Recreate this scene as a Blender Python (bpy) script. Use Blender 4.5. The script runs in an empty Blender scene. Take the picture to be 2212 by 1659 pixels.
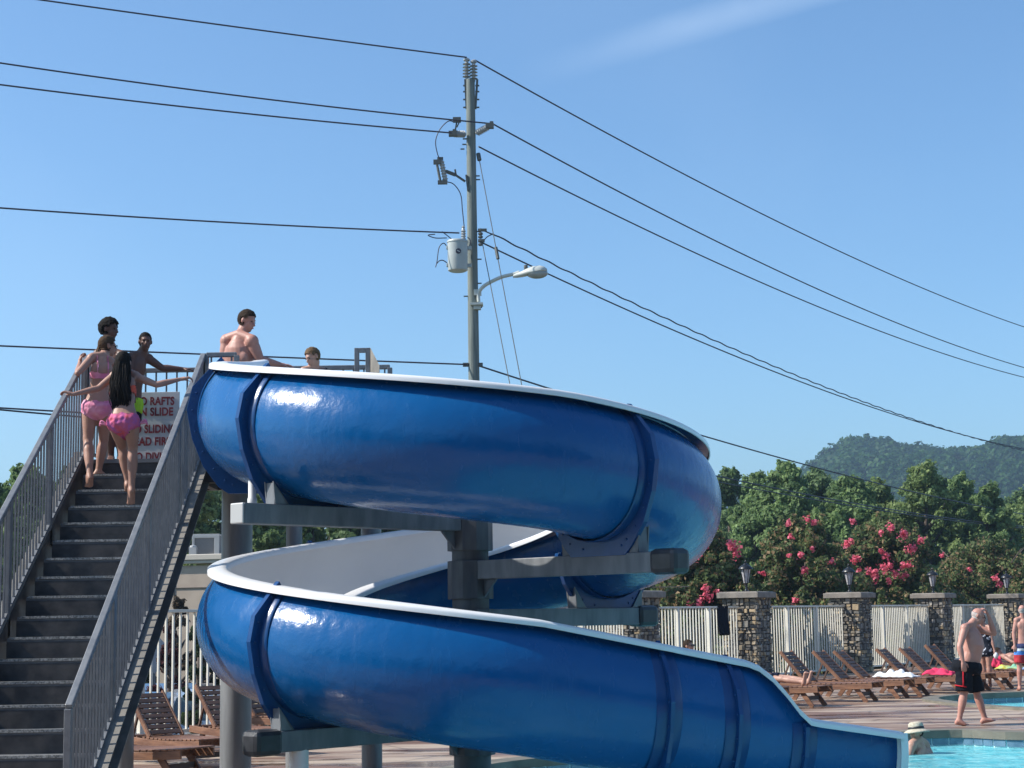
import bpy, bmesh, math, random
import numpy as np
from mathutils import Vector, Matrix, noise
R = math.radians
V = Vector
rnd = random.Random(7)
SC = bpy.context.scene
COL = SC.collection

# ------------------------------------------------------------------ camera
CAM_Z = 1.69
FPX, CX, CY = 3700.0, 1106.0, 829.5          # focal length and centre in the units the layout was measured in (2212 x 1659)
PITCH, ROLL = math.atan(502.0 / FPX), 0.015
_F = V((0, math.cos(PITCH), math.sin(PITCH)))
_X = V((1, 0, 0)); _U = V((0, -math.sin(PITCH), math.cos(PITCH)))
_R = _X * math.cos(ROLL) - _U * math.sin(ROLL)
_UP = _U * math.cos(ROLL) + _X * math.sin(ROLL)
EYE = V((0, 0, CAM_Z))
cd = bpy.data.cameras.new('camera'); cam = bpy.data.objects.new('camera', cd); COL.objects.link(cam)
cd.sensor_width = 36.0; cd.lens = FPX / 2212 * 36.0; cd.clip_start = 0.1; cd.clip_end = 9000
m = Matrix(((_R.x, _UP.x, -_F.x, 0), (_R.y, _UP.y, -_F.y, 0), (_R.z, _UP.z, -_F.z, CAM_Z), (0, 0, 0, 1)))
cam.matrix_world = m
SC.camera = cam

def ray(px, py):
    return _F + _R * ((px - CX) / FPX) - _UP * ((py - CY) / FPX)
def at(px, py, Y):
    d = ray(px, py); return EYE + d * (Y / d.y)
def atz(px, py, z=0.0):
    d = ray(px, py); return EYE + d * ((z - CAM_Z) / d.z)

# ------------------------------------------------------------------ sun, sky, exposure
SUN_DIR = V((-0.74, -0.06, 0.68)).normalized()       # towards the sun
SUN_EL = math.asin(SUN_DIR.z); SUN_AZ = math.atan2(SUN_DIR.x, SUN_DIR.y)
sl = bpy.data.lights.new('sun', 'SUN'); sl.energy = 3.8; sl.angle = R(0.53); sl.color = (1.0, 0.95, 0.87)
so = bpy.data.objects.new('sun', sl); COL.objects.link(so)
so.rotation_euler = (-SUN_DIR).to_track_quat('-Z', 'Y').to_euler(); so.location = (-20, 0, 30)
w = bpy.data.worlds.new('World'); SC.world = w; w.use_nodes = True
nt = w.node_tree; nt.nodes.clear()
def wn(t, **k):
    n = nt.nodes.new(t)
    for a, b in k.items(): setattr(n, a, b)
    return n
sky = wn('ShaderNodeTexSky'); sky.sky_type = 'NISHITA'; sky.sun_disc = False
sky.sun_elevation = SUN_EL; sky.sun_rotation = SUN_AZ; sky.altitude = 300; sky.air_density = 1.0; sky.dust_density = 1.5; sky.ozone_density = 4.0
bg = wn('ShaderNodeBackground'); bg.inputs['Strength'].default_value = 0.100
out = wn('ShaderNodeOutputWorld')
# thin high cirrus: a wisp along a great circle of the sky, broken up by noise
tc = wn('ShaderNodeTexCoord')
a0 = ray(1178, 146).normalized(); a1 = ray(1611, 22).normalized()
nrm = a0.cross(a1).normalized(); along = (a1 - a0).normalized()
def vdot(vec):
    d = wn('ShaderNodeVectorMath', operation='DOT_PRODUCT'); nt.links.new(tc.outputs['Generated'], d.inputs[0]); d.inputs[1].default_value = vec; return d.outputs['Value']
def mth(op, a, b=None, clamp=False):
    n = wn('ShaderNodeMath', operation=op); n.use_clamp = clamp
    for i, v in enumerate((a, b)):
        if v is None: continue
        if isinstance(v, (int, float)): n.inputs[i].default_value = v
        else: nt.links.new(v, n.inputs[i])
    return n.outputs[0]
nz = wn('ShaderNodeTexNoise'); nz.inputs['Scale'].default_value = 14; nz.inputs['Detail'].default_value = 5
nt.links.new(tc.outputs['Generated'], nz.inputs['Vector'])
nz2 = wn('ShaderNodeTexNoise'); nz2.inputs['Scale'].default_value = 3.2; nz2.inputs['Detail'].default_value = 4
nt.links.new(tc.outputs['Generated'], nz2.inputs['Vector'])
off = mth('ADD', vdot(nrm), mth('MULTIPLY', mth('SUBTRACT', nz.outputs['Fac'], 0.5), 0.007))
band = mth('SUBTRACT', 1.0, mth('DIVIDE', mth('ABSOLUTE', off), 0.0115), True)
band = mth('SMOOTH_MIN', band, 0.8)
t0 = a0.dot(along); t1 = a1.dot(along)
ft = mth('MULTIPLY', mth('SUBTRACT', vdot(along), t0 - 0.02), 1 / (t1 - t0) * 1.1, True)
veil = mth('MULTIPLY', mth('SUBTRACT', nz2.outputs['Fac'], 0.48), 0.5, True)
fac = mth('ADD', mth('MULTIPLY', mth('MULTIPLY', band, ft), mth('MULTIPLY', nz.outputs['Fac'], 0.30)), mth('MULTIPLY', veil, 0.35), True)
tint = wn('ShaderNodeMix', data_type='RGBA', blend_type='MULTIPLY'); tint.inputs[0].default_value = 1.0
nt.links.new(sky.outputs[0], tint.inputs[6]); tint.inputs[7].default_value = (0.82, 1.02, 1.10, 1)
mx = wn('ShaderNodeMix', data_type='RGBA'); nt.links.new(fac, mx.inputs[0]); nt.links.new(tint.outputs[2], mx.inputs[6]); mx.inputs[7].default_value = (6.2, 7.2, 8.4, 1)
nt.links.new(mx.outputs[2], bg.inputs['Color']); nt.links.new(bg.outputs[0], out.inputs['Surface'])
SC.view_settings.view_transform = 'Standard'; SC.view_settings.look = 'None'
SC.view_settings.exposure = 0.85; SC.view_settings.gamma = 1.0
SC.render.engine = 'CYCLES'
SC.cycles.use_adaptive_sampling = True; SC.cycles.use_denoising = True
SC.cycles.max_bounces = 7; SC.cycles.transparent_max_bounces = 12; SC.cycles.volume_bounces = 0
SC.cycles.sample_clamp_indirect = 6.0

# ------------------------------------------------------------------ material helpers
def mat(name, col, rough=0.6, metal=0.0, spec=0.5, noise_amt=0.0, noise_scale=8.0, col2=None, bump=0.0, bump_scale=30.0, coat=0.0, stretch=None, sss=0.0, coords='Object', detail=4, ramp=(0.35, 0.65)):
    M = bpy.data.materials.new(name); M.use_nodes = True
    t = M.node_tree; b = t.nodes['Principled BSDF']
    b.inputs['Base Color'].default_value = (*col, 1); b.inputs['Roughness'].default_value = rough; b.inputs['Metallic'].default_value = metal
    b.inputs['Specular IOR Level'].default_value = spec; b.inputs['Coat Weight'].default_value = coat; b.inputs['Coat Roughness'].default_value = 0.06
    if sss: b.inputs['Subsurface Weight'].default_value = sss; b.inputs['Subsurface Radius'].default_value = (0.02, 0.008, 0.004); b.inputs['Subsurface Scale'].default_value = 1.0
    tcn = t.nodes.new('ShaderNodeTexCoord'); vec = tcn.outputs[coords]
    if stretch:
        mp = t.nodes.new('ShaderNodeMapping'); mp.inputs['Scale'].default_value = stretch; t.links.new(vec, mp.inputs['Vector']); vec = mp.outputs[0]
    if col2 is not None:
        n = t.nodes.new('ShaderNodeTexNoise'); n.inputs['Scale'].default_value = noise_scale; n.inputs['Detail'].default_value = detail
        t.links.new(vec, n.inputs['Vector'])
        r = t.nodes.new('ShaderNodeValToRGB'); r.color_ramp.elements[0].position = ramp[0]; r.color_ramp.elements[1].position = ramp[1]
        r.color_ramp.elements[0].color = (*col, 1); r.color_ramp.elements[1].color = (*col2, 1)
        t.links.new(n.outputs['Fac'], r.inputs[0]); t.links.new(r.outputs[0], b.inputs['Base Color'])
    if bump:
        n2 = t.nodes.new('ShaderNodeTexNoise'); n2.inputs['Scale'].default_value = bump_scale; n2.inputs['Detail'].default_value = 3
        t.links.new(vec, n2.inputs['Vector'])
        bp = t.nodes.new('ShaderNodeBump'); bp.inputs['Strength'].default_value = 1.0; bp.inputs['Distance'].default_value = bump
        t.links.new(n2.outputs['Fac'], bp.inputs['Height']); t.links.new(bp.outputs[0], b.inputs['Normal'])
    return M

def attr_mat(name, rough=0.6, trans=0.0, bump=0.0, bump_scale=40, spec=0.3, mul=(1, 1, 1)):
    """colour comes from the mesh's own 'col' attribute (real colour variety of leaves, stones)"""
    M = bpy.data.materials.new(name); M.use_nodes = True; t = M.node_tree; b = t.nodes['Principled BSDF']; o = t.nodes['Material Output']
    at_ = t.nodes.new('ShaderNodeAttribute'); at_.attribute_name = 'col'
    t.links.new(at_.outputs['Color'], b.inputs['Base Color']); b.inputs['Roughness'].default_value = rough; b.inputs['Specular IOR Level'].default_value = spec
    if trans:
        tr = t.nodes.new('ShaderNodeBsdfTranslucent'); mx = t.nodes.new('ShaderNodeMixShader'); mx.inputs[0].default_value = trans
        t.links.new(at_.outputs['Color'], tr.inputs['Color']); t.links.new(b.outputs[0], mx.inputs[1]); t.links.new(tr.outputs[0], mx.inputs[2]); t.links.new(mx.outputs[0], o.inputs['Surface'])
    if bump:
        n2 = t.nodes.new('ShaderNodeTexNoise'); n2.inputs['Scale'].default_value = bump_scale
        tcn = t.nodes.new('ShaderNodeTexCoord'); t.links.new(tcn.outputs['Object'], n2.inputs['Vector'])
        bp = t.nodes.new('ShaderNodeBump'); bp.inputs['Distance'].default_value = bump
        t.links.new(n2.outputs['Fac'], bp.inputs['Height']); t.links.new(bp.outputs[0], b.inputs['Normal'])
    return M

# ------------------------------------------------------------------ mesh builder
class MB:
    def __init__(s): s.v = []; s.f = []; s.mi = []; s.col = []; s.cur = 0; s.ccol = None
    def add(s, vs, fs, c=None):
        o = len(s.v); s.v += [tuple(v) for v in vs]
        for f in fs:
            s.f.append(tuple(i + o for i in f)); s.mi.append(s.cur); s.col.append(c if c is not None else s.ccol)
        return s
    def box(s, c, size, rot=None, taper=1.0, col=None):
        hx, hy, hz = (q / 2 for q in size); P = []
        for z, k in ((-hz, 1), (hz, taper)):
            for x, y in ((-hx, -hy), (hx, -hy), (hx, hy), (-hx, hy)): P.append(V((x * k, y * k, z)))
        if rot is not None: P = [rot @ p for p in P]
        P = [p + V(c) for p in P]
        return s.add(P, [(3, 2, 1, 0), (4, 5, 6, 7), (0, 1, 5, 4), (1, 2, 6, 5), (2, 3, 7, 6), (3, 0, 4, 7)], col)
    def bar(s, a, b, w, h, up=V((0, 0, 1)), col=None):
        a, b = V(a), V(b); d = (b - a); L = d.length; d.normalize(); u = V(up)
        side = d.cross(u)
        if side.length < 1e-4: side = d.cross(V((0, 1, 0)))
        side.normalize(); u = side.cross(d).normalized()
        rot = Matrix((side, d, u)).transposed()
        return s.box((a + b) / 2, (w, L, h), rot, col=col)
    def tube(s, pts, rad, n=10, cap=True, flat=None, col=None):
        pts = [V(p) for p in pts]; k = len(pts)
        if isinstance(rad, (int, float)): rad = [rad] * k
        rings = []; prev = None
        for i, p in enumerate(pts):
            d = (pts[min(i + 1, k - 1)] - pts[max(i - 1, 0)])
            d = d.normalized() if d.length > 1e-9 else V((0, 0, 1))
            if prev is None:
                a = d.orthogonal().normalized()
                if flat is not None:
                    a = (V(flat) - d * V(flat).dot(d)).normalized()
            else: a = (prev - d * prev.dot(d)).normalized()
            prev = a; b = d.cross(a); ring = []
            for j in range(n):
                t = 2 * math.pi * j / n; ring.append(p + (a * math.cos(t) + b * math.sin(t)) * rad[i])
            rings.append(ring)
        return s.loft(rings, cap, col=col)
    def loft(s, rings, cap=True, closed=True, col=None):
        n = len(rings[0]); P = [p for r in rings for p in r]; F = []
        m_ = n if closed else n - 1
        for i in range(len(rings) - 1):
            for j in range(m_):
                a, b = i * n + j, i * n + (j + 1) % n; F.append((a, b, b + n, a + n))
        if cap: F.append(tuple(range(n - 1, -1, -1))); F.append(tuple((len(rings) - 1) * n + j for j in range(n)))
        return s.add(P, F, col)
    def lathe(s, c, prof, n=16, axis=None, col=None, sx=1, sy=1):
        c = V(c); rings = []
        for r, z in prof:
            rings.append([c + V((max(r, 1e-4) * math.cos(2 * math.pi * j / n) * sx, max(r, 1e-4) * math.sin(2 * math.pi * j / n) * sy, z)) for j in range(n)])
        if axis is not None:
            q = V((0, 0, 1)).rotation_difference(V(axis)); rings = [[c + q @ (p - c) for p in r] for r in rings]
        return s.loft(rings, True, col=col)
    def ell(s, c, r, rot=None, n=14, m=9, col=None):
        c = V(c); r = (r, r, r) if isinstance(r, (int, float)) else r; P = []; F = []
        for i in range(m + 1):
            ph = math.pi * i / m - math.pi / 2
            for j in range(n):
                t = 2 * math.pi * j / n
                p = V((r[0] * math.cos(ph) * math.cos(t), r[1] * math.cos(ph) * math.sin(t), r[2] * math.sin(ph))) if 0 < i < m else V((1e-5 * math.cos(t), 1e-5 * math.sin(t), r[2] * math.sin(ph)))
                if rot is not None: p = rot @ p
                P.append(c + p)
        for i in range(m):
            for j in range(n):
                a, b = i * n + j, i * n + (j + 1) % n; F.append((a, b, b + n, a + n))
        F.append(tuple(range(n - 1, -1, -1))); F.append(tuple(m * n + j for j in range(n)))
        return s.add(P, F, col)
    def mesh(s, name, mats, origin=V((0, 0, 0)), smooth=False):
        me = bpy.data.meshes.new(name); o = V(origin)
        me.from_pydata([(a - o.x, b - o.y, c - o.z) for a, b, c in s.v], [], s.f)
        mats = mats if isinstance(mats, (list, tuple)) else [mats]
        for q in mats: me.materials.append(q)
        if len(mats) > 1: me.polygons.foreach_set('material_index', s.mi)
        if any(c is not None for c in s.col):
            ca = me.color_attributes.new('col', 'FLOAT_COLOR', 'CORNER'); arr = []
            for p, c in zip(me.polygons, s.col): arr += list((*(c or (1, 1, 1)), 1)) * p.loop_total
            ca.data.foreach_set('color', arr)
        if smooth: me.polygons.foreach_set('use_smooth', [True] * len(me.polygons))
        me.update(); return me
    def build(s, name, mats, parent=None, smooth=False, world=False, bevel=0, angle=40, solid=0):
        """world=True: vertices are in scene coordinates and the parent's place is taken off"""
        org = parent_world(parent) if (parent is not None and world) else V((0, 0, 0))
        me = s.mesh(name, mats, org, False); o = bpy.data.objects.new(name, me); COL.objects.link(o); o.parent = parent
        if smooth:
            me.polygons.foreach_set('use_smooth', [True] * len(me.polygons))
            try: me.set_sharp_from_angle(angle=R(angle))
            except Exception: pass
        if solid: md = o.modifiers.new('solid', 'SOLIDIFY'); md.thickness = solid; md.offset = 0
        if bevel: md = o.modifiers.new('bevel', 'BEVEL'); md.width = bevel; md.segments = 2; md.limit_method = 'ANGLE'; md.angle_limit = R(40)
        return o
def parent_world(o):
    p = V((0, 0, 0))
    while o is not None: p += V(o.location); o = o.parent
    return p
def rotz(a): return Matrix.Rotation(a, 3, 'Z')
def tag(o, label=None, cat=None, group=None, kind=None):
    if label: o['label'] = label
    if cat: o['category'] = cat
    if group: o['group'] = group
    if kind: o['kind'] = kind
    return o
def empty(name, loc=(0, 0, 0), rz=0, label=None, cat=None, group=None, kind=None):
    o = bpy.data.objects.new(name, None); COL.objects.link(o); o.location = loc; o.rotation_euler = (0, 0, rz); o.empty_display_size = 0.2
    return tag(o, label, cat, group, kind)
def kids(o): return [c for c in bpy.data.objects if c.parent == o]
def copy_tree(o, parent=None):
    c = o.copy(); COL.objects.link(c); c.parent = parent
    for ch in kids(o): copy_tree(ch, c)
    return c

# ------------------------------------------------------------------ materials
M = {}
M['deck'] = mat('stamped_concrete', (0.17, 0.095, 0.065), 0.5, noise_scale=1.0, col2=(0.40, 0.31, 0.23), bump=0.004, bump_scale=9, stretch=(0.30, 1.5, 1), detail=8, ramp=(0.42, 0.60))
M['coping'] = mat('coping_stone', (0.12, 0.11, 0.085), 0.7, noise_scale=2.5, col2=(0.2, 0.18, 0.14), bump=0.004, bump_scale=20)
M['asphalt'] = mat('asphalt', (0.06, 0.06, 0.06), 0.9, noise_scale=4, col2=(0.10, 0.095, 0.09), bump=0.003, bump_scale=60)
M['grass'] = mat('field_grass', (0.05, 0.085, 0.025), 0.9, noise_scale=0.3, col2=(0.10, 0.13, 0.05), bump=0.02, bump_scale=8)
M['galv'] = mat('galvanised_steel', (0.125, 0.135, 0.15), 0.55, 0.25, noise_scale=3.2, col2=(0.20, 0.21, 0.22), stretch=(3, 3, .8), bump=0.0006, bump_scale=40)
M['steel_dark'] = mat('weathered_steel', (0.075, 0.08, 0.09), 0.6, 0.2, noise_scale=3.2, col2=(0.14, 0.145, 0.15), stretch=(3, 3, .6), bump=0.0006, bump_scale=40)
M['column'] = mat('painted_column', (0.15, 0.155, 0.16), 0.42, 0.1, noise_scale=3, col2=(0.22, 0.225, 0.23), stretch=(3, 3, 0.5))
M['black_rubber'] = mat('black_rubber', (0.018, 0.019, 0.022), 0.42, noise_scale=9, col2=(0.04, 0.04, 0.045), bump=0.002, bump_scale=20)
M['pvc'] = mat('white_pvc', (0.62, 0.62, 0.60), 0.4, noise_scale=3, col2=(0.72, 0.72, 0.7))
M['stair_grey'] = mat('stair_metal_grey', (0.15, 0.155, 0.165), 0.45, 0.15, noise_scale=12, col2=(0.20, 0.205, 0.21), bump=0.0005, bump_scale=60)
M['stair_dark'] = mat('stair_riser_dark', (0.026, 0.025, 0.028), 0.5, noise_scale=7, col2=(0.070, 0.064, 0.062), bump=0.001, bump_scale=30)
M['stringer'] = mat('stringer_flange', (0.17, 0.158, 0.138), 0.6, noise_scale=6, col2=(0.24, 0.222, 0.195), bump=0.001, bump_scale=25)
M['sign'] = mat('sign_white', (0.48, 0.50, 0.50), 0.5, noise_scale=3, col2=(0.56, 0.57, 0.57))
M['sign_red'] = mat('sign_lettering_red', (0.17, 0.012, 0.02), 0.5)
M['white_fence'] = mat('fence_cream_paint', (0.66, 0.62, 0.52), 0.45, noise_scale=2, col2=(0.74, 0.70, 0.61))
M['wood'] = mat('oiled_wood', (0.13, 0.056, 0.030), 0.55, noise_scale=3, col2=(0.25, 0.12, 0.064), stretch=(1, 9, 9), bump=0.0008, bump_scale=18)
M['wood2'] = mat('weathered_wood', (0.060, 0.034, 0.024), 0.6, noise_scale=3, col2=(0.12, 0.062, 0.040), stretch=(9, 1, 9), bump=0.0008, bump_scale=18)
M['cap'] = mat('pier_cap_concrete', (0.19, 0.165, 0.14), 0.8, noise_scale=5, col2=(0.27, 0.235, 0.20), bump=0.003, bump_scale=15)
M['stone'] = attr_mat('field_stone', 0.8, bump=0.012, bump_scale=14)
M['mortar'] = mat('mortar', (0.08, 0.072, 0.062), 0.9)
M['lantern'] = mat('lantern_black', (0.012, 0.012, 0.014), 0.35)
M['lglass'] = mat('lantern_glass', (0.25, 0.25, 0.27), 0.15, noise_scale=14, col2=(0.55, 0.52, 0.52), coat=0.5)
M['pole'] = mat('treated_pole_wood', (0.125, 0.145, 0.135), 0.85, noise_scale=3, col2=(0.20, 0.225, 0.205), stretch=(7, 7, 0.35), bump=0.004, bump_scale=16)
M['wire'] = mat('aluminium_wire', (0.028, 0.025, 0.045), 0.5)
M['hard'] = mat('pole_hardware', (0.10, 0.10, 0.09), 0.6, 0.3)
M['insul'] = mat('grey_insulator', (0.30, 0.31, 0.31), 0.35)
M['can'] = mat('transformer_paint', (0.36, 0.39, 0.38), 0.4, noise_scale=4, col2=(0.42, 0.45, 0.44))
M['lamp'] = mat('lamp_housing', (0.50, 0.52, 0.48), 0.4)
M['lens'] = mat('lamp_lens', (0.30, 0.32, 0.31), 0.2, coat=0.6)
M['leaf'] = attr_mat('leaves', 0.6, 0.45, spec=0.25)
M['bark'] = mat('bark', (0.07, 0.052, 0.04), 0.9, noise_scale=6, col2=(0.13, 0.10, 0.08), stretch=(5, 5, 1), bump=0.01, bump_scale=12)
M['pink'] = attr_mat('blossom', 0.7, 0.35, spec=0.2)
M['stucco'] = mat('beige_stucco', (0.42, 0.335, 0.265), 0.9, noise_scale=2, col2=(0.48, 0.39, 0.31), bump=0.002, bump_scale=60)
M['trim'] = mat('building_trim', (0.5, 0.45, 0.38), 0.7)
M['ac'] = mat('air_unit_metal', (0.42, 0.42, 0.41), 0.5, 0.2)
M['acdark'] = mat('air_unit_grille', (0.13, 0.13, 0.13), 0.7, noise_scale=40, col2=(0.19, 0.19, 0.19))
M['tile'] = mat('pool_tile_blue', (0.08, 0.16, 0.24), 0.2, noise_scale=7, col2=(0.14, 0.24, 0.33), coat=0.5)
M['grout'] = mat('pool_grout', (0.5, 0.6, 0.6), 0.7)
M['black'] = mat('black_paint', (0.015, 0.015, 0.016), 0.5)

def wet_deck():
    t = M['deck'].node_tree; N = t.nodes.new; L = t.links.new; b = t.nodes['Principled BSDF']; src = b.inputs['Base Color'].links[0].from_socket
    tcn = N('ShaderNodeTexCoord'); mp = N('ShaderNodeMapping'); mp.inputs['Scale'].default_value = (.35, 1.1, 1); L(tcn.outputs['Object'], mp.inputs[0])
    n = N('ShaderNodeTexNoise'); n.inputs['Scale'].default_value = 1.4; n.inputs['Detail'].default_value = 5; L(mp.outputs[0], n.inputs['Vector'])
    r = N('ShaderNodeValToRGB'); r.color_ramp.elements[0].position = .52; r.color_ramp.elements[1].position = .60; L(n.outputs['Fac'], r.inputs[0])
    mx = N('ShaderNodeMix'); mx.data_type = 'RGBA'; mx.blend_type = 'MULTIPLY'; mx.inputs[7].default_value = (.55, .50, .48, 1); L(r.outputs[0], mx.inputs[0]); L(src, mx.inputs[6])
    # fine blotches and the stamped joints
    v = N('ShaderNodeTexVoronoi'); v.feature = 'DISTANCE_TO_EDGE'; v.inputs['Scale'].default_value = .9; L(tcn.outputs['Object'], v.inputs['Vector'])
    r2 = N('ShaderNodeValToRGB'); r2.color_ramp.elements[0].color = (.45, .42, .4, 1); r2.color_ramp.elements[1].position = .035; L(v.outputs['Distance'], r2.inputs[0])
    m2 = N('ShaderNodeMix'); m2.data_type = 'RGBA'; m2.blend_type = 'MULTIPLY'; m2.inputs[0].default_value = .8; L(mx.outputs[2], m2.inputs[6]); L(r2.outputs[0], m2.inputs[7]); L(m2.outputs[2], b.inputs['Base Color'])
    mr = N('ShaderNodeMapRange'); mr.inputs['To Min'].default_value = .62; mr.inputs['To Max'].default_value = .14; L(r.outputs[0], mr.inputs['Value']); L(mr.outputs[0], b.inputs['Roughness'])
wet_deck()
def slide_blue():
    Mx = bpy.data.materials.new('blue_gelcoat'); Mx.use_nodes = True; t = Mx.node_tree; b = t.nodes['Principled BSDF']
    N = t.nodes.new; L = t.links.new
    tcn = N('ShaderNodeTexCoord')
    n0 = N('ShaderNodeTexNoise'); n0.inputs['Scale'].default_value = 1.1; n0.inputs['Detail'].default_value = 4; L(tcn.outputs['Object'], n0.inputs['Vector'])
    r = N('ShaderNodeValToRGB'); r.color_ramp.elements[0].position = 0.35; r.color_ramp.elements[1].position = 0.7
    r.color_ramp.elements[0].color = (0.0012, 0.078, 0.240, 1); r.color_ramp.elements[1].color = (0.002, 0.088, 0.265, 1)
    L(n0.outputs['Fac'], r.inputs[0]); L(r.outputs[0], b.inputs['Base Color'])
    b.inputs['Roughness'].default_value = 0.19; b.inputs['Specular IOR Level'].default_value = 0.42
    n1 = N('ShaderNodeTexNoise'); n1.inputs['Scale'].default_value = 9; n1.inputs['Detail'].default_value = 4; n1.inputs['Roughness'].default_value = 0.6; L(tcn.outputs['Object'], n1.inputs['Vector'])
    n2 = N('ShaderNodeTexNoise'); n2.inputs['Scale'].default_value = 2.2; n2.inputs['Detail'].default_value = 2; L(tcn.outputs['Object'], n2.inputs['Vector'])
    b1 = N('ShaderNodeBump'); b1.inputs['Distance'].default_value = 0.0055; L(n1.outputs['Fac'], b1.inputs['Height'])
    b2 = N('ShaderNodeBump'); b2.inputs['Distance'].default_value = 0.007; L(n2.outputs['Fac'], b2.inputs['Height']); L(b1.outputs[0], b2.inputs['Normal'])
    L(b2.outputs[0], b.inputs['Normal'])
    mp = N('ShaderNodeMapping'); mp.inputs['Scale'].default_value = (5, 5, .7); L(tcn.outputs['Object'], mp.inputs[0])
    n3 = N('ShaderNodeTexNoise'); n3.inputs['Scale'].default_value = 2.2; n3.inputs['Detail'].default_value = 5; L(mp.outputs[0], n3.inputs['Vector'])
    mr = N('ShaderNodeMapRange'); mr.inputs['From Min'].default_value = .35; mr.inputs['From Max'].default_value = .75; mr.inputs['To Min'].default_value = .14; mr.inputs['To Max'].default_value = .34
    L(n3.outputs['Fac'], mr.inputs['Value']); L(mr.outputs[0], b.inputs['Roughness'])
    return Mx
M['blue'] = slide_blue()
M['blue_flange'] = mat('blue_gelcoat_flange', (0.0015, 0.042, 0.15), 0.25, noise_scale=4, col2=(0.002, 0.050, 0.175), bump=0.002, bump_scale=14)
M['white'] = mat('white_gelcoat', (0.70, 0.70, 0.70), 0.28, noise_scale=0.8, col2=(0.78, 0.78, 0.77), bump=0.002, bump_scale=5)
# ================================================================== ground, deck, pools
def poly_sheet(name, outline, z, material, holes=(), label=None):
    bm = bmesh.new(); edges = []
    for loop in [outline, *holes]:
        vs = [bm.verts.new((p[0], p[1], z)) for p in loop]
        for i in range(len(vs)): edges.append(bm.edges.new((vs[i], vs[(i + 1) % len(vs)])))
    bmesh.ops.triangle_fill(bm, use_beauty=True, use_dissolve=False, edges=edges)
    for f in bm.faces:
        if f.normal.z < 0: f.normal_flip()
    me = bpy.data.meshes.new(name); bm.to_mesh(me); bm.free(); me.materials.append(material)
    o = bpy.data.objects.new(name, me); COL.objects.link(o); return o
def smooth_loop(pts, n=6):
    P = [V((p[0], p[1], 0)) for p in pts]; k = len(P); out = []
    for i in range(k):
        a, b, c, d = P[i - 1], P[i], P[(i + 1) % k], P[(i + 2) % k]
        for j in range(n):
            t = j / n; out.append(0.5 * ((2 * b) + (c - a) * t + (2 * a - 5 * b + 4 * c - d) * t * t + (3 * b - a - 3 * c + d) * t ** 3))
    return [(p.x, p.y) for p in out]
def grow(loop, d):
    n = len(loop); res = []
    for i in range(n):
        a, b, c = V((*loop[i - 1], 0)), V((*loop[i], 0)), V((*loop[(i + 1) % n], 0))
        t = (c - a).normalized(); nn = V((t.y, -t.x, 0)); res.append((b.x + nn.x * d, b.y + nn.y * d))
    return res
def area(l): return sum(l[i - 1][0] * l[i][1] - l[i][0] * l[i - 1][1] for i in range(len(l))) / 2
def P2(px, py): q = atz(px, py, 0); return (q.x, q.y)
near_pool = smooth_loop([(-1.05, 14.5), (-0.95, 17.4), (-0.55, 19.2), P2(1182, 1644), (2.5, 22.3), (4.2, 23.35), P2(2050, 1584), P2(2212, 1589), (9.2, 23.0), (12.5, 21), (15, 15), (11, 8), (3, 7.5), (-0.3, 10)])
far_pool = smooth_loop([(8.76, 29.3), (8.25, 30.4), (7.95, 31.8), (8.0, 33.0), (8.8, 34.1), (10.5, 34.8), (14, 34.4), (17, 31), (14, 28), (10.5, 27.9)])
if area(near_pool) < 0: near_pool.reverse()
if area(far_pool) < 0: far_pool.reverse()
FD = V((0.535, 0.845, 0)).normalized()                       # direction the fence runs
F0 = V((-4.8, 25.0, 0))                                      # a point of the fence line at the left
FN = V((-FD.y, FD.x, 0))                                     # away from the pool
def fence_pt(s, side=0.0): return F0 + FD * s + FN * side
deck_out = [(-40, -6), (30, -6), (60, 20), tuple(fence_pt(75, 0.9).xy), tuple(fence_pt(-14, 0.9).xy), (-40, 24)]
d0 = poly_sheet('pool_deck', deck_out, 0.0, M['deck'], [grow(near_pool, 0.34), grow(far_pool, 0.3)]); tag(d0, kind='structure')
g0 = MB(); g0.add([(-2500, -600, -1.15), (2500, -600, -1.15), (2500, 3000, -1.15), (-2500, 3000, -1.15)], [(0, 1, 2, 3)])
bmg = poly_sheet('ground', [(-2500, -600), (2500, -600), (2500, 3000), (-2500, 3000)], -1.15, M['grass'], [grow(near_pool, 0.33), grow(far_pool, 0.29)]); tag(bmg, kind='structure')
rp = MB(); c0, c1 = fence_pt(-14, 0.9), fence_pt(75, 0.9)
rp.add([c0, c1, c1 + V((0, 0, -1.3)), c0 + V((0, 0, -1.3))], [(3, 2, 1, 0)]); rp.build('deck_edge_wall', M['cap'])['kind'] = 'structure'
pk = poly_sheet('parking_lot', [tuple(fence_pt(-30, 1.2).xy), tuple(fence_pt(14, 1.2).xy), tuple(fence_pt(14, 14).xy), tuple(fence_pt(-30, 14).xy)], -1.146, M['asphalt']); tag(pk, kind='structure')

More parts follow.
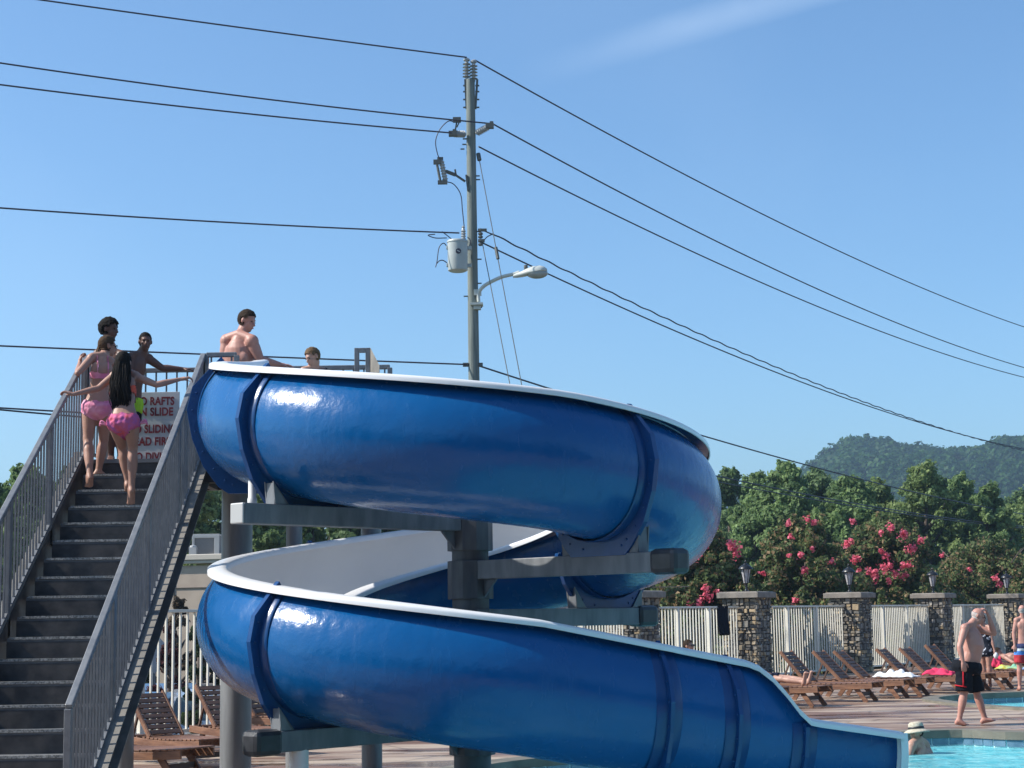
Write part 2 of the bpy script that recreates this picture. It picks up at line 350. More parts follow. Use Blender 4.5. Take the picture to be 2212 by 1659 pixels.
def ring_strip(mb, a, b, za, zb):
    n = len(a); o = [(*p, za) for p in a] + [(*p, zb) for p in b]
    mb.add(o, [(i, (i + 1) % n, n + (i + 1) % n, n + i) for i in range(n)])
def water_mat():  # tinted clear surface, rippled
    Mx = bpy.data.materials.new('pool_water'); Mx.use_nodes = True; t = Mx.node_tree; t.nodes.clear(); N = t.nodes.new; L = t.links.new
    o = N('ShaderNodeOutputMaterial'); tr = N('ShaderNodeBsdfTransparent'); tr.inputs[0].default_value = (0.72, 0.97, 0.98, 1)
    gl = N('ShaderNodeBsdfGlossy'); gl.inputs['Roughness'].default_value = 0.03
    fr = N('ShaderNodeFresnel'); fr.inputs['IOR'].default_value = 1.33
    tcn = N('ShaderNodeTexCoord'); mp = N('ShaderNodeMapping'); mp.inputs['Scale'].default_value = (0.9, 1.2, 1); L(tcn.outputs['Object'], mp.inputs[0])
    n1 = N('ShaderNodeTexNoise'); n1.inputs['Scale'].default_value = 4.5; n1.inputs['Detail'].default_value = 3; n1.inputs['Distortion'].default_value = 0.6; L(mp.outputs[0], n1.inputs['Vector'])
    bp = N('ShaderNodeBump'); bp.inputs['Distance'].default_value = 0.10; L(n1.outputs['Fac'], bp.inputs['Height'])
    L(bp.outputs[0], gl.inputs['Normal']); L(bp.outputs[0], fr.inputs['Normal'])
    mx = N('ShaderNodeMixShader'); ml = N('ShaderNodeMath'); ml.operation = 'MULTIPLY'; ml.inputs[1].default_value = .42; L(fr.outputs[0], ml.inputs[0]); L(ml.outputs[0], mx.inputs[0]); L(tr.outputs[0], mx.inputs[1]); L(gl.outputs[0], mx.inputs[2]); df = N('ShaderNodeBsdfDiffuse'); L(bp.outputs[0], df.inputs['Normal']); n5 = N('ShaderNodeTexNoise'); n5.inputs['Scale'].default_value = 3.2; n5.inputs['Detail'].default_value = 4; n5.inputs['Distortion'].default_value = 1.2; mp5 = N('ShaderNodeMapping'); mp5.inputs['Scale'].default_value = (.6, 1.5, 1); L(tcn.outputs['Object'], mp5.inputs[0]); L(mp5.outputs[0], n5.inputs['Vector'])
    r5 = N('ShaderNodeValToRGB'); r5.color_ramp.elements[0].position = .35; r5.color_ramp.elements[0].color = (.07, .46, .55, 1); r5.color_ramp.elements[1].position = .68; r5.color_ramp.elements[1].color = (.34, .72, .74, 1); L(n5.outputs['Fac'], r5.inputs[0]); L(r5.outputs[0], df.inputs['Color'])
    m5 = N('ShaderNodeMixShader'); m5.inputs[0].default_value = .62; L(tr.outputs[0], m5.inputs[1]); L(df.outputs[0], m5.inputs[2]); L(m5.outputs[0], mx.inputs[1])
    L(mx.outputs[0], o.inputs['Surface'])
    return Mx
M['water'] = water_mat()
def basin_mat():
    Mx = mat('pool_plaster_caustics', (0.30, 0.60, 0.66), 0.8); t = Mx.node_tree; N = t.nodes.new; L = t.links.new; b = t.nodes['Principled BSDF']
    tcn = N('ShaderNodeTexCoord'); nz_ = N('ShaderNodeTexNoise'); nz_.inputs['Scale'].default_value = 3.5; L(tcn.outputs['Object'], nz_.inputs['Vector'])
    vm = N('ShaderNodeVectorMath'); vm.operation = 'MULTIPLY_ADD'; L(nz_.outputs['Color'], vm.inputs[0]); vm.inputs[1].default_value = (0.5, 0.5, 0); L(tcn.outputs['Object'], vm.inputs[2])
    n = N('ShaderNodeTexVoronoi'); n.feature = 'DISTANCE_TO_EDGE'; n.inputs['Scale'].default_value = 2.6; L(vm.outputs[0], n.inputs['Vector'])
    r = N('ShaderNodeValToRGB'); r.color_ramp.elements[0].position = 0.0; r.color_ramp.elements[0].color = (0.80, 0.95, 0.95, 1); r.color_ramp.elements[1].position = 0.22; r.color_ramp.elements[1].color = (0.30, 0.71, 0.77, 1)  # pale warped web stands for rippled sunlight, painted into the plaster colour
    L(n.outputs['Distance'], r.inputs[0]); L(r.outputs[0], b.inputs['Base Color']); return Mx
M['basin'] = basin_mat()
def make_pool(loop, name, label_w, coping_w):
    outer = grow(loop, coping_w)
    cp = MB(); ring_strip(cp, outer, outer, -0.02, 0.045); ring_strip(cp, outer, loop, 0.045, 0.045); ring_strip(cp, loop, loop, 0.045, -0.06)
    o = cp.build(name + '_coping', M['coping'], smooth=False); o['kind'] = 'structure'
    inn = grow(loop, 0.03)
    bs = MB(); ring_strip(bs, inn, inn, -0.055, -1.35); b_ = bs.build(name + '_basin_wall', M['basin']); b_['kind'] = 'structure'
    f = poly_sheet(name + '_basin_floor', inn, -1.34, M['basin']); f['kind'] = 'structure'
    wv = poly_sheet(name + '_water', grow(loop, 0.028), -0.17, M['water']); wv['kind'] = 'structure'
    # waterline tiles, set proud of the basin wall
    tl = MB(); L_ = inn; acc = 0.0; n = len(L_)
    for i in range(n):
        a, b = V((*L_[i], 0)), V((*L_[(i + 1) % n], 0)); d = b - a; ln = d.length; k = max(1, round(ln / 0.36)); nn = V((-d.y, d.x, 0)).normalized()
        for j in range(k):
            p = a + d * ((j + 0.04) / k) + nn * 0.012; q = a + d * ((j + 0.96) / k) + nn * 0.012
            tl.add([p + V((0, 0, -0.155)), q + V((0, 0, -0.155)), q + V((0, 0, -0.065)), p + V((0, 0, -0.065))], [(0, 1, 2, 3)])
    t_ = tl.build(name + '_waterline_tiles', M['tile']); t_['kind'] = 'structure'
make_pool(near_pool, 'near_pool', '', 0.34); make_pool(far_pool, 'far_pool', '', 0.30)
# depth marking on the tile band
def text_mesh(body, size, depth, bold=0.0, align='CENTER', sx=1.0):
    c = bpy.data.curves.new('txt', 'FONT'); c.body = body; c.size = size; c.extrude = depth; c.align_x = align; c.offset = bold; c.space_line = 1.0; c.space_character = 1.05
    o = bpy.data.objects.new('txt', c); COL.objects.link(o); dg = bpy.context.evaluated_depsgraph_get(); me = bpy.data.meshes.new_from_object(o.evaluated_get(dg))
    bpy.data.objects.remove(o); bpy.data.curves.remove(c)
    for v in me.vertices: v.co.x *= sx
    return me
qm = P2(1165, 1652); best = min(range(len(near_pool)), key=lambda i: (near_pool[i][0] - qm[0]) ** 2 + (near_pool[i][1] - qm[1]) ** 2)
a_, b_ = V((*near_pool[best], 0)), V((*near_pool[(best + 1) % len(near_pool)], 0)); dd = (b_ - a_).normalized()
dmk = MB(); dmk.box((0, 0, 0), (0.5, 0.012, 0.1)); mk = dmk.build('depth_marker', M['grout']); tag(mk, 'white tile with a black depth number on the near pool waterline', 'depth marker')
ang = math.atan2(dd.y, dd.x); ang = ang if abs(ang) < math.pi / 2 else ang + math.pi
mk.location = (a_ + b_) / 2 + V((0.008, -0.016, -0.108)); mk.rotation_euler = (0, 0, ang)
tm = text_mesh('5 FT', 0.09, 0.002, 0.002); tm.materials.append(M['black']); to = bpy.data.objects.new('lettering', tm); COL.objects.link(to); to.parent = mk; to.location = (0, -0.009, -0.032); to.rotation_euler = (R(90), 0, 0)

# ================================================================== foliage
def leaf_mesh(name, lobes, n, size, base, base2, seed, gravity=0.0, tip=None, aspect=0.55, loose=0.55):
    """n leaf clumps lying over the given lobes (cx, cy, cz, rx, ry, rz); one small folded face pair each; colour varies by lobe and leaf"""
    g = np.random.default_rng(seed); lobes = np.array(lobes, float); wgt = (lobes[:, 3] * lobes[:, 4]) ** 1.0; wgt /= wgt.sum()
    li = g.choice(len(lobes), n, p=wgt); Lb = lobes[li]
    d = g.normal(size=(n, 3)); d[:, 2] += 0.25; d /= np.linalg.norm(d, axis=1)[:, None]
    rr = 1 - 0.42 * g.random(n) ** 1.7 + loose * g.random(n) ** 5
    c = Lb[:, :3] + d * Lb[:, 3:6] * rr[:, None]
    nn = d + g.normal(scale=0.55, size=(n, 3)); nn /= np.linalg.norm(nn, axis=1)[:, None]
    t = np.cross(nn, g.normal(size=(n, 3))); t /= np.linalg.norm(t, axis=1)[:, None]; b = np.cross(nn, t)
    s = size * (0.6 + 0.8 * g.random(n)); s = s[:, None]
    tipp = c + t * s - np.array([0, 0, gravity]) * s; tail = c - t * s * 0.8; l = c + b * s * aspect + nn * s * 0.18; r = c - b * s * aspect + nn * s * 0.18
    co = np.stack([tail, l, tipp, r], 1).reshape(-1, 3)
    me = bpy.data.meshes.new(name); me.vertices.add(4 * n); me.vertices.foreach_set('co', co.ravel())
    me.loops.add(6 * n); me.polygons.add(2 * n)
    base_i = np.arange(n)[:, None] * 4; me.loops.foreach_set('vertex_index', (base_i + np.array([0, 2, 1, 0, 3, 2])).ravel().astype(np.int32))
    me.polygons.foreach_set('loop_start', np.arange(0, 6 * n, 3, dtype=np.int32)); me.polygons.foreach_set('loop_total', np.full(2 * n, 3, np.int32))
    lob_t = g.random(len(lobes)); mix = np.clip(lob_t[li] * 0.6 + g.random(n) * 0.55 - 0.05, 0, 1)[:, None]
    col = np.array(base) * (1 - mix) + np.array(base2) * mix
    if tip is not None:                                     # outermost sprays of another colour
        k = ((rr > 0.9) & (g.random(n) < tip[1]))[:, None]; col = np.where(k, np.array(tip[0]) * (0.7 + 0.6 * g.random((n, 1))), col)
    col *= (0.8 + 0.4 * g.random((n, 1)))
    ca = me.color_attributes.new('col', 'FLOAT_COLOR', 'CORNER'); c4 = np.concatenate([col, np.ones((n, 1))], 1); ca.data.foreach_set('color', np.repeat(c4, 6, 0).ravel().astype(np.float32))
    me.update(calc_edges=True); return me
def crown_lobes(W, H, z0, k, seed, peaky=0.5, lobe=0.2, sprays=.6):
    g = random.Random(seed); L = []
    for i in range(k):
        h = g.random() ** 0.9; env = (0.72 + 0.28 * math.sin(math.pi * min(1, h * 1.1))) * (1 - h ** 3.2) ** 0.55 * (1 - peaky * 0.35 * h)
        a = g.random() * 2 * math.pi; r = g.random() ** 0.42 * W * 0.5 * env
        s = W * lobe * (0.4 + 0.9 * g.random() ** 1.4) * (1.1 - 0.5 * h)
        L.append((r * math.cos(a), r * math.sin(a), z0 + h * (H - z0) - s * 0.85, s, s, s * 0.72))
    for i in range(int(k * sprays)):                        # loose upright sprays round the outside
        c = L[g.randrange(len(L))]; q = math.hypot(c[0], c[1]) + 1e-6; s = W * lobe * g.uniform(.18, .42); e = c[3] * g.uniform(.7, 1.25)
        L.append((c[0] + c[0] / q * e * .8, c[1] + c[1] / q * e * .8, min(c[2] + c[5] * g.uniform(.2, 1.0), H - s), s * .7, s * .7, s * 1.5))
    return L
def trunk_mb(H, r, z0, W, seed, forks=9):
    g = random.Random(seed); mb = MB(); P = []; x = y = 0
    for i in range(7):
        P.append((x, y, H * 0.8 * i / 6 - 0.1)); x += g.uniform(-.06, .06) * H * .2; y += g.uniform(-.06, .06) * H * .2
    mb.tube(P, [r * (1 - 0.12 * i) for i in range(7)], 8)
    for i in range(forks):
        a = g.random() * 6.28; z = z0 * 0.6 + (H * 0.7 - z0 * 0.6) * g.random(); q = W * 0.22
        s = V((0, 0, z)); e = s + V((math.cos(a) * q, math.sin(a) * q, q * 0.9))
        mb.tube([s, (s + e) / 2 + V((0, 0, -0.1 * q)), e], [r * 0.45, r * 0.3, r * 0.1], 6)
    return mb
def tree(name, x, y, gz, H, W, seed, label, cat, group, n=16000, size=0.15, base=(0.035, 0.075, 0.028), base2=(0.12, 0.19, 0.065), z0=0.6, k=60, peaky=0.5, lobe=0.16, tip=None, mesh=None):
    o = empty(name, (x, y, gz), rnd.random() * 6.28 if mesh else 0, label, cat, group)
    if mesh is None: mesh = (leaf_mesh('crown', crown_lobes(W, H, z0, k, seed, peaky, lobe), n, size, base, base2, seed, tip=tip), trunk_mb(H, H * 0.022 + 0.04, z0, W, seed).mesh('trunk', M['bark'], smooth=True))
    if not mesh[0].materials: mesh[0].materials.append(M['leaf'])
    for nm, me in (('crown', mesh[0]), ('trunk', mesh[1])):
        c = bpy.data.objects.new(nm, me); COL.objects.link(c); c.parent = o
    return o
GZ = -1.15
def tree_px(name, px, top, Y, Wpx, seed, label, group, cat='tree', n=60000, **k):
    p = at(px, top, Y); H = p.z - GZ; return tree(name, p.x, Y, GZ, H, Wpx * (1.45 if n > 20000 else 1) * Y / FPX, seed, label, cat, group, n=n, **k)
G1 = 'green trees beyond the crepe myrtles'
green = dict(base=(0.085, 0.145, 0.058), base2=(0.26, 0.36, 0.135), size=.115)
dark = dict(base=(0.062, 0.112, 0.052), base2=(0.19, 0.27, 0.11), size=.11)
olive = dict(base=(0.095, 0.15, 0.055), base2=(0.29, 0.37, 0.135), size=.115)
tree_px('broadleaf_tree', 1572, 1013, 92, 150, 11, 'dark green tree showing just past the right curve of the blue slide', G1, z0=1, k=150, lobe=.105, peaky=.4, **dark)
tree_px('broadleaf_tree', 1632, 1022, 84, 150, 12, 'mid green tree with a thin tip beside the dark tree by the slide', G1, z0=1, k=170, lobe=.105, peaky=.75, **green)
tree_px('broadleaf_tree', 1700, 996, 82, 190, 13, 'broad green tree touching the lowest sloping power cable left of the mountain', G1, z0=1, k=190, lobe=.10, peaky=.6, **green)
tree_px('broadleaf_tree', 1765, 1014, 88, 170, 14, 'dark bushy tree standing in front of the left foot of the mountain', G1, z0=1, k=170, lobe=.105, peaky=.6, **dark)
tree_px('broadleaf_tree', 1830, 1026, 80, 190, 15, 'round green tree right behind the stone pier lamp second from left', G1, z0=1, k=170, lobe=.105, peaky=.5, **green)
tree_px('broadleaf_tree', 1892, 1036, 84, 160, 16, 'lower olive green tree between two taller crowns under the ridge', G1, z0=1, k=170, lobe=.105, peaky=.6, **olive)
tree_px('broadleaf_tree', 1988, 1000, 82, 200, 17, 'tallest bright green tree in front of the middle of the mountain', G1, z0=1, k=190, lobe=.10, peaky=.55, **olive)
tree_px('broadleaf_tree', 2068, 1022, 86, 150, 18, 'narrow green tree with ragged top right of the tallest tree', G1, z0=1, k=170, lobe=.105, peaky=.7, **green)
tree_px('broadleaf_tree', 2132, 1046, 82, 160, 19, 'loose leafy green tree with a long arm reaching right below the ridge', G1, z0=1, k=170, lobe=.105, peaky=.7, **green)
tree_px('broadleaf_tree', 2215, 1076, 96, 230, 20, 'far olive tree filling the right border under the power cables', G1, z0=1, k=190, lobe=.10, peaky=.4, **olive)
for i in range(9):
    px = 1530 + i * 95; tree_px('broadleaf_tree', px, 1062 + 14 * math.sin(i * 2.3), 112, 170, 120 + i, ['far tree in the back row, %s' % q for q in ('right beside the slide curve', 'behind the thin tipped tree', 'behind the cable touching crown', 'under the left foot of the mountain', 'in the gap above the second pier lamp', 'between the two tall crowns', 'behind the tallest tree', 'under the narrow ragged tree', 'at the right border')][i], 'back row of trees under the mountain', z0=1, k=170, lobe=.105, peaky=.4, n=22000, **(green, dark, olive)[i % 3])
G2 = 'trees behind the tower and the beige building'
left_trees = [(-60, 985, 44, 190, olive, 'olive green tree crown at the left border behind the stairs'),
              (60, 1005, 52, 190, green, 'low green tree behind the left stair railing'),
              (165, 1012, 56, 190, dark, 'dark green tree behind the lower flight left of the stair treads'),
              (285, 1004, 60, 200, green, 'green tree behind the stair treads and the warning sign'),
              (400, 1010, 55, 190, olive, 'olive tree right of the stairs above the rooftop air unit'),
              (478, 1030, 62, 170, dark, 'dark tree directly behind the thick grey tower column'),
              (575, 1042, 58, 200, green, 'leafy green tree seen under the end of the upper left support arm'),
              (690, 1048, 64, 200, olive, 'olive tree seen under the middle of the upper left support arm'),
              (800, 1052, 60, 210, dark, 'dark green tree between the support arm and the white flume wall'),
              (930, 1056, 62, 210, green, 'green tree left of the centre column under the upper loop')]
for i, (px, top, Y, wp, c, lb) in enumerate(left_trees): tree_px('broadleaf_tree', px, top, Y, wp, 40 + i, lb, G2, z0=1, k=170, lobe=.105, peaky=.45, **c)
for i, (px, top, Y, c, lb) in enumerate([(1065, 1066, 64, green, 'green tree mostly hidden behind the centre column of the slide'), (1215, 1074, 70, olive, 'olive tree hidden behind the right half of the upper loop'), (1370, 1070, 66, green, 'green tree hidden behind the outer curve of the slide at right')]): tree_px('broadleaf_tree', px, top, Y, 220, 140 + i, lb, G2, z0=1, k=170, lobe=.105, peaky=.45, **c)
tree_px('broadleaf_tree', -62, 880, 30, 130, 61, 'near tree whose leafy twigs reach in at the left border beside the stair rail', None, n=5500, size=0.085, k=46, lobe=.11, z0=2.2, peaky=.35, base=(0.03, 0.06, 0.025), base2=(0.10, 0.16, 0.06))
# ------------------------------------------------ crepe myrtles with blossom
G3 = 'pink flowering crepe myrtles beyond the stone piers'
def blossom_mesh(spots, org, seed):
    g = np.random.default_rng(seed); mb = MB()
    for p, r in spots:
        p = V(p) - V(org)
        for _ in range(int(42 * (r / 0.16) ** 1.3) + 14):
            d = V(g.normal(size=3)).normalized() * r * (0.35 + 0.65 * g.random()); d.z *= 1.1
            d = d * (1.0 if g.random() < .75 else 1.55); c = p + d; s = 0.042 * (0.6 + 0.8 * g.random()); n_ = (d.normalized() + V(g.normal(size=3)) * 0.5).normalized(); t = n_.orthogonal().normalized(); b = n_.cross(t)
            k = g.random(); col = (0.66 + 0.2 * k, 0.09 + 0.16 * k, 0.15 + 0.17 * k)
            mb.add([c - t * s, c + b * s, c + t * s, c - b * s], [(0, 1, 2, 3)], col)
    return mb
def crepe(px, top, Y, Wpx, seed, label, blossoms, tipamt):
    p = at(px, top, Y); H = p.z - GZ
    o = tree('crepe_myrtle', p.x, Y, GZ, H, Wpx * Y / FPX, seed, label, 'flowering shrub', G3, n=70000, size=0.078, k=300, lobe=.08, z0=0.3, peaky=.2,
             base=(0.058, 0.098, 0.038), base2=(0.20, 0.245, 0.092), tip=((0.28, 0.19, 0.10), tipamt * .6))
    W = Wpx * Y / FPX
    spots = []
    for (bx, by, br) in blossoms:
        dxn = (bx - px) / (Wpx * 0.5); dep = math.sqrt(max(0.05, 1 - dxn * dxn)) * W * 0.40
        q = at(bx, by, Y - dep); spots.append((q, br * (Y - dep) / FPX))
    blossom_mesh(spots, (p.x, Y, GZ), seed).build('blossom', M['pink'], o)
    return o
crepe(1520, 1135, 47.5, 300, 71, 'crepe myrtle with big pink clusters just right of the blue slide', [(1586, 1180, 15), (1590, 1196, 10), (1577, 1176, 9), (1508, 1200, 10), (1499, 1203, 8), (1525, 1272, 9), (1528, 1290, 11), (1512, 1300, 12), (1490, 1302, 7), (1551, 1280, 7), (1535, 1125, 9), (1524, 1180, 7), (1384, 1250, 9), (1398, 1240, 8), (1378, 1262, 8), (1545, 1140, 7)], .5)
crepe(1725, 1116, 54, 345, 72, 'brownish crepe myrtle with a few small pink sprays between the first two lamps', [(1708, 1160, 7), (1730, 1199, 8), (1754, 1185, 6), (1758, 1128, 8), (1743, 1122, 7), (1703, 1130, 6), (1835, 1171, 9), (1828, 1176, 7), (1842, 1126, 7), (1738, 1232, 8), (1648, 1238, 6), (1719, 1296, 8), (1797, 1213, 6), (1705, 1200, 6)], .55)
crepe(1905, 1114, 59, 345, 73, 'crepe myrtle carrying the most pink clusters behind the second and third lamps', [(1925, 1141, 9), (1951, 1156, 11), (1953, 1150, 8), (1990, 1168, 9), (1967, 1188, 11), (1975, 1184, 8), (1914, 1200, 8), (1903, 1190, 6), (1844, 1210, 9), (1853, 1206, 7), (1911, 1226, 12), (1921, 1223, 9), (1963, 1220, 9), (1951, 1222, 8), (1933, 1240, 9), (1889, 1247, 10), (1877, 1235, 8), (1890, 1236, 7), (1955, 1244, 9), (1921, 1255, 8), (1904, 1150, 6), (1856, 1232, 6), (1820, 1245, 7)], .5)
crepe(2125, 1165, 67, 420, 74, 'crepe myrtle with hardly any flowers behind the two right hand lamps', [(2150, 1250, 8), (2160, 1262, 7), (2035, 1200, 6), (2095, 1230, 5)], .6)
crepe(1310, 1170, 43.5, 220, 75, 'crepe myrtle mostly hidden behind the lower curve of the slide', [(1384, 1252, 6)], .4)

# ------------------------------------------------ wooded mountain, far off
def hill_h(x, y, ridge):
    xs = [r[0] for r in ridge]; zs = [r[1] for r in ridge]
    return float(np.interp(x, xs, zs))
def make_hill(name, ridge_px, Y, depth, seed):
    ridge = []
    for px, py in ridge_px: q = at(px, py, Y); ridge.append((q.x, q.z))
    x0, x1 = ridge[0][0], ridge[-1][0]; nx, ny = 120, 22; mb = MB(); P = []
    for j in range(ny):
        u = j / (ny - 1); yy = Y - depth + u * depth * 1.6; prof = math.sin(min(1.0, u * 1.6) * math.pi / 2) if u < 0.625 else math.cos((u - 0.625) / 0.375 * math.pi / 2)
        for i in range(nx):
            xx = x0 + (x1 - x0) * i / (nx - 1); xw = xx * yy / Y
            n_ = noise.noise(V((xx * 0.012, yy * 0.012, seed))) * 0.16 * math.sin(math.pi * min(1, u * 1.25))
            P.append((xw, yy, -3 + (hill_h(xx, yy, ridge) - 12 + 3) * max(0, prof) * (1 + n_ * (0 if 0.55 < u < 0.7 else 1))))
    F = [(j * nx + i, j * nx + i + 1, (j + 1) * nx + i + 1, (j + 1) * nx + i) for j in range(ny - 1) for i in range(nx - 1)]
    mb.add(P, F); o = mb.build(name, M['grass'], smooth=True); o['kind'] = 'structure'
    # canopy: thousands of leafy tree tops standing on the slope
    g = np.random.default_rng(seed); Pn = np.array(P).reshape(ny, nx, 3); cs = []
    spacing = 6.5; cnt = int((x1 - x0) * depth / spacing ** 2 * 1.0); cnt = min(cnt, 9000)
    for _ in range(cnt):
        u = g.random() * (ny - 1) * 0.68; v_ = g.random() * (nx - 1); j, i = int(u), int(v_); fu, fv = u - j, v_ - i
        if j >= ny - 1 or i >= nx - 1: continue
        p = (Pn[j, i] * (1 - fu) * (1 - fv) + Pn[j + 1, i] * fu * (1 - fv) + Pn[j, i + 1] * (1 - fu) * fv + Pn[j + 1, i + 1] * fu * fv)
        if p[2] < -2: continue
        s = 3.2 + 3.0 * g.random(); cs.append((p[0], p[1], p[2] + s * 0.5, s, s, s * 1.15))
    me = leaf_mesh('forest', cs, 260000, 1.05, (0.012, 0.044, 0.014), (0.055, 0.125, 0.030), seed, aspect=.8, loose=.1); me.materials.append(M['leaf'])
    f = bpy.data.objects.new('forest', me); COL.objects.link(f); tag(f, 'dense green woods covering the mountain' if name == 'mountain' else 'distant blue green woods on the low far hill', 'woods', kind='stuff')
make_hill('mountain', [(1600, 1075), (1700, 1035), (1750, 1000), (1775, 982), (1800, 964), (1830, 952), (1865, 944), (1905, 947), (1935, 955), (1990, 958), (2060, 962), (2110, 967), (2140, 958), (2165, 945), (2200, 940), (2260, 936), (2340, 950), (2450, 985)], 820, 330, 5)
make_hill('far_hill', [(1300, 1100), (1480, 1070), (1600, 1046), (1660, 1040), (1760, 1052), (1900, 1060), (2300, 1068)], 1700, 300, 9)

# ================================================================== stone piers, fence
def pier_stones(mb, W, H, seed):
    g = random.Random(seed); pal = [(0.19, 0.165, 0.135), (0.29, 0.245, 0.185), (0.38, 0.31, 0.22), (0.13, 0.12, 0.11), (0.23, 0.215, 0.185), (0.44, 0.33, 0.20), (0.16, 0.14, 0.12), (0.32, 0.29, 0.25)]
    for side in range(4):
        rot = rotz(side * math.pi / 2); z = 0.02
        while z < H - 0.03:
            h = min(g.choice([0.035, 0.05, 0.065, 0.08, 0.1, 0.13, 0.18]), H - z); x = -W / 2
            while x < W / 2 - 0.02:
                ww = min(g.uniform(0.07, 0.27) if h < 0.12 else g.uniform(0.09, 0.2), W / 2 - x)
                if W / 2 - x - ww < 0.07: ww = W / 2 - x
                subs = 1 if h < 0.12 or g.random() < .55 else 2; zz = z
                for s_ in range(subs):
                    hh = h / subs; d = g.uniform(0.02, 0.07); c = V((x + ww / 2, -W / 2 - d / 2 + 0.03, zz + hh / 2)); k = g.uniform(0.7, 1.25)
                    col = tuple(q * k for q in g.choice(pal)); jx, jz = ww * 0.10, hh * 0.28; P = []
                    for (sx_, sz_) in ((-1, -1), (1, -1), (1, 1), (-1, 1)):
                        P.append(V((c.x + sx_ * (ww / 2 - 0.006) + g.uniform(-jx, 0) * sx_, c.y + d / 2 + 0.03, c.z + sz_ * (hh / 2 - 0.004) + g.uniform(-jz, jz) * .5)))
                    Q = [V((p.x - (p.x - c.x) * g.uniform(.08, .2), c.y - d / 2 + g.uniform(-.008, .008), p.z - (p.z - c.z) * g.uniform(.1, .25))) for p in P]
                    mb.add([rot @ p for p in P + Q], [(4, 5, 6, 7), (0, 1, 5, 4), (1, 2, 6, 5), (2, 3, 7, 6), (3, 0, 4, 7)], col); zz += hh
                x += ww
            z += h
def lantern(loc, label, group, seed=0, tone=0):
    o = empty('pier_lantern', loc, math.atan2(FD.y, FD.x), label, 'lantern', group)
    b = MB(); b.lathe((0, 0, 0), [(0.085, 0), (0.085, 0.02), (0.04, 0.035), (0.028, 0.06), (0.022, 0.12), (0.05, 0.15), (0.03, 0.17), (0.055, 0.2), (0.06, 0.215)], 14); b.build('stem', M['lantern'], o, True)
    gl = MB(); gl.lathe((0, 0, 0), [(0.06, 0.216), (0.125, 0.56), (0.122, 0.561)], 6); gl.build('glass', M['lglass'], o)
    fr = MB()
    for i in range(6):
        a = 2 * math.pi * i / 6; fr.bar((0.063 * math.cos(a), 0.063 * math.sin(a), 0.214), (0.13 * math.cos(a), 0.13 * math.sin(a), 0.565), 0.014, 0.014)
    fr.build('frame', M['lantern'], o)
    rf = MB(); rf.lathe((0, 0, 0), [(0.128, 0.555), (0.185, 0.565), (0.18, 0.59), (0.14, 0.635), (0.10, 0.665), (0.06, 0.68), (0.055, 0.70), (0.022, 0.715), (0.02, 0.74), (0.03, 0.755), (0.012, 0.78), (0.004, 0.81)], 18); rf.build('roof', M['lantern'], o, True)
    return o
piers = []       # (distance along the fence)
def line_s(px, Yg):
    q = at(px, 1330, Yg); return (q - F0).dot(FD)
pier_px = [(575, 26.8), (1367, 39.0), (1614, 43.5), (1837, 48.6), (2018, 54.5), (2178, 61)]
pier_lbl = ['stone pier hidden low behind the slide beside the grey tower column', 'stone pier whose top shows right of the lower right support arm, without a lamp', 'stone pier right of the black towel hung on the fence', 'stone pier directly behind the wooden loungers, second lamp from the slide',
            'stone pier behind the walking man\'s lounger row, third lamp from the slide', 'stone pier at the right border beside the man in blue trunks']
W_P = 0.90
pier_pos = []
for i, (px, Y) in enumerate(pier_px):
    q = at(px, 1330, Y); pier_pos.append(V((q.x, q.y, 0)))
    dirn = math.atan2(FD.y, FD.x)
    o = empty('stone_pier', (q.x, q.y, 0), dirn, pier_lbl[i], 'stone pier', 'stone piers of the pool fence')
    c = MB(); c.box((0, 0, 1.03), (W_P - 0.05, W_P - 0.05, 2.06)); c.build('core', M['mortar'], o)
    s = MB(); pier_stones(s, W_P, 2.06, 100 + i); s.build('stonework', M['stone'], o)
    cp = MB(); cp.box((0, 0, 2.13), (1.13, 1.13, 0.14)); cp.box((0, 0, 2.21), (1.05, 1.05, 0.02), taper=.96); cp.build('cap', M['cap'], o, bevel=0.012)
    if i >= 2: lantern((q.x, q.y, 2.22), ['', '', 'black lantern on the pier nearest the slide, against dark leaves', 'black lantern on the second lamp pier, half lost in pink flowers', 'black lantern on the third lamp pier, just left of the bald walking man', 'black lantern on the pier at the right border'][i], 'black lanterns on the stone piers')
def fence_panel(A, B, label, n_posts, top=1.86, gap=0.15):
    A, B = V(A), V(B); L_ = (B - A).length; d = (B - A).normalized(); a = math.atan2(d.y, d.x)
    o = empty('fence_panel', A, a, label, 'fence', 'cream metal fence panels between the piers')
    r = MB(); r.box((L_ / 2, 0, top - 0.02), (L_, 0.075, 0.045)); r.build('top_rail', M['white_fence'], o, bevel=.006)
    r = MB(); r.box((L_ / 2, 0, 0.12), (L_, 0.05, 0.05)); r.build('bottom_rail', M['white_fence'], o)
    k = int(L_ / gap); pm = MB(); posts = [L_ * (j + 1) / (n_posts + 1) for j in range(n_posts)]
    for j in range(k + 1):
        x = (j + .5) * L_ / (k + 1)
        if min([abs(x - q) for q in posts] + [9]) < 0.06: continue
        pm.box((x, 0, (top + 0.1) / 2), (0.028, 0.028, top - 0.16))
    pm.build('pickets', M['white_fence'], o)
    for q in posts: pm2 = MB(); pm2.box((q, 0, (top - 0.02) / 2), (0.085, 0.085, top - 0.045)); pm2.build('post', M['white_fence'], o, bevel=.004)
    return o
half = W_P / 2 + 0.05
def between(i, j, **k): d = (pier_pos[j] - pier_pos[i]).normalized(); return pier_pos[i] + d * half, pier_pos[j] - d * half
d01 = (pier_pos[0] - F0).normalized()
fence_panel(fence_pt(-14), pier_pos[0] - FD * half, 'cream metal fence at the left behind the stairs and parked cars', 6)
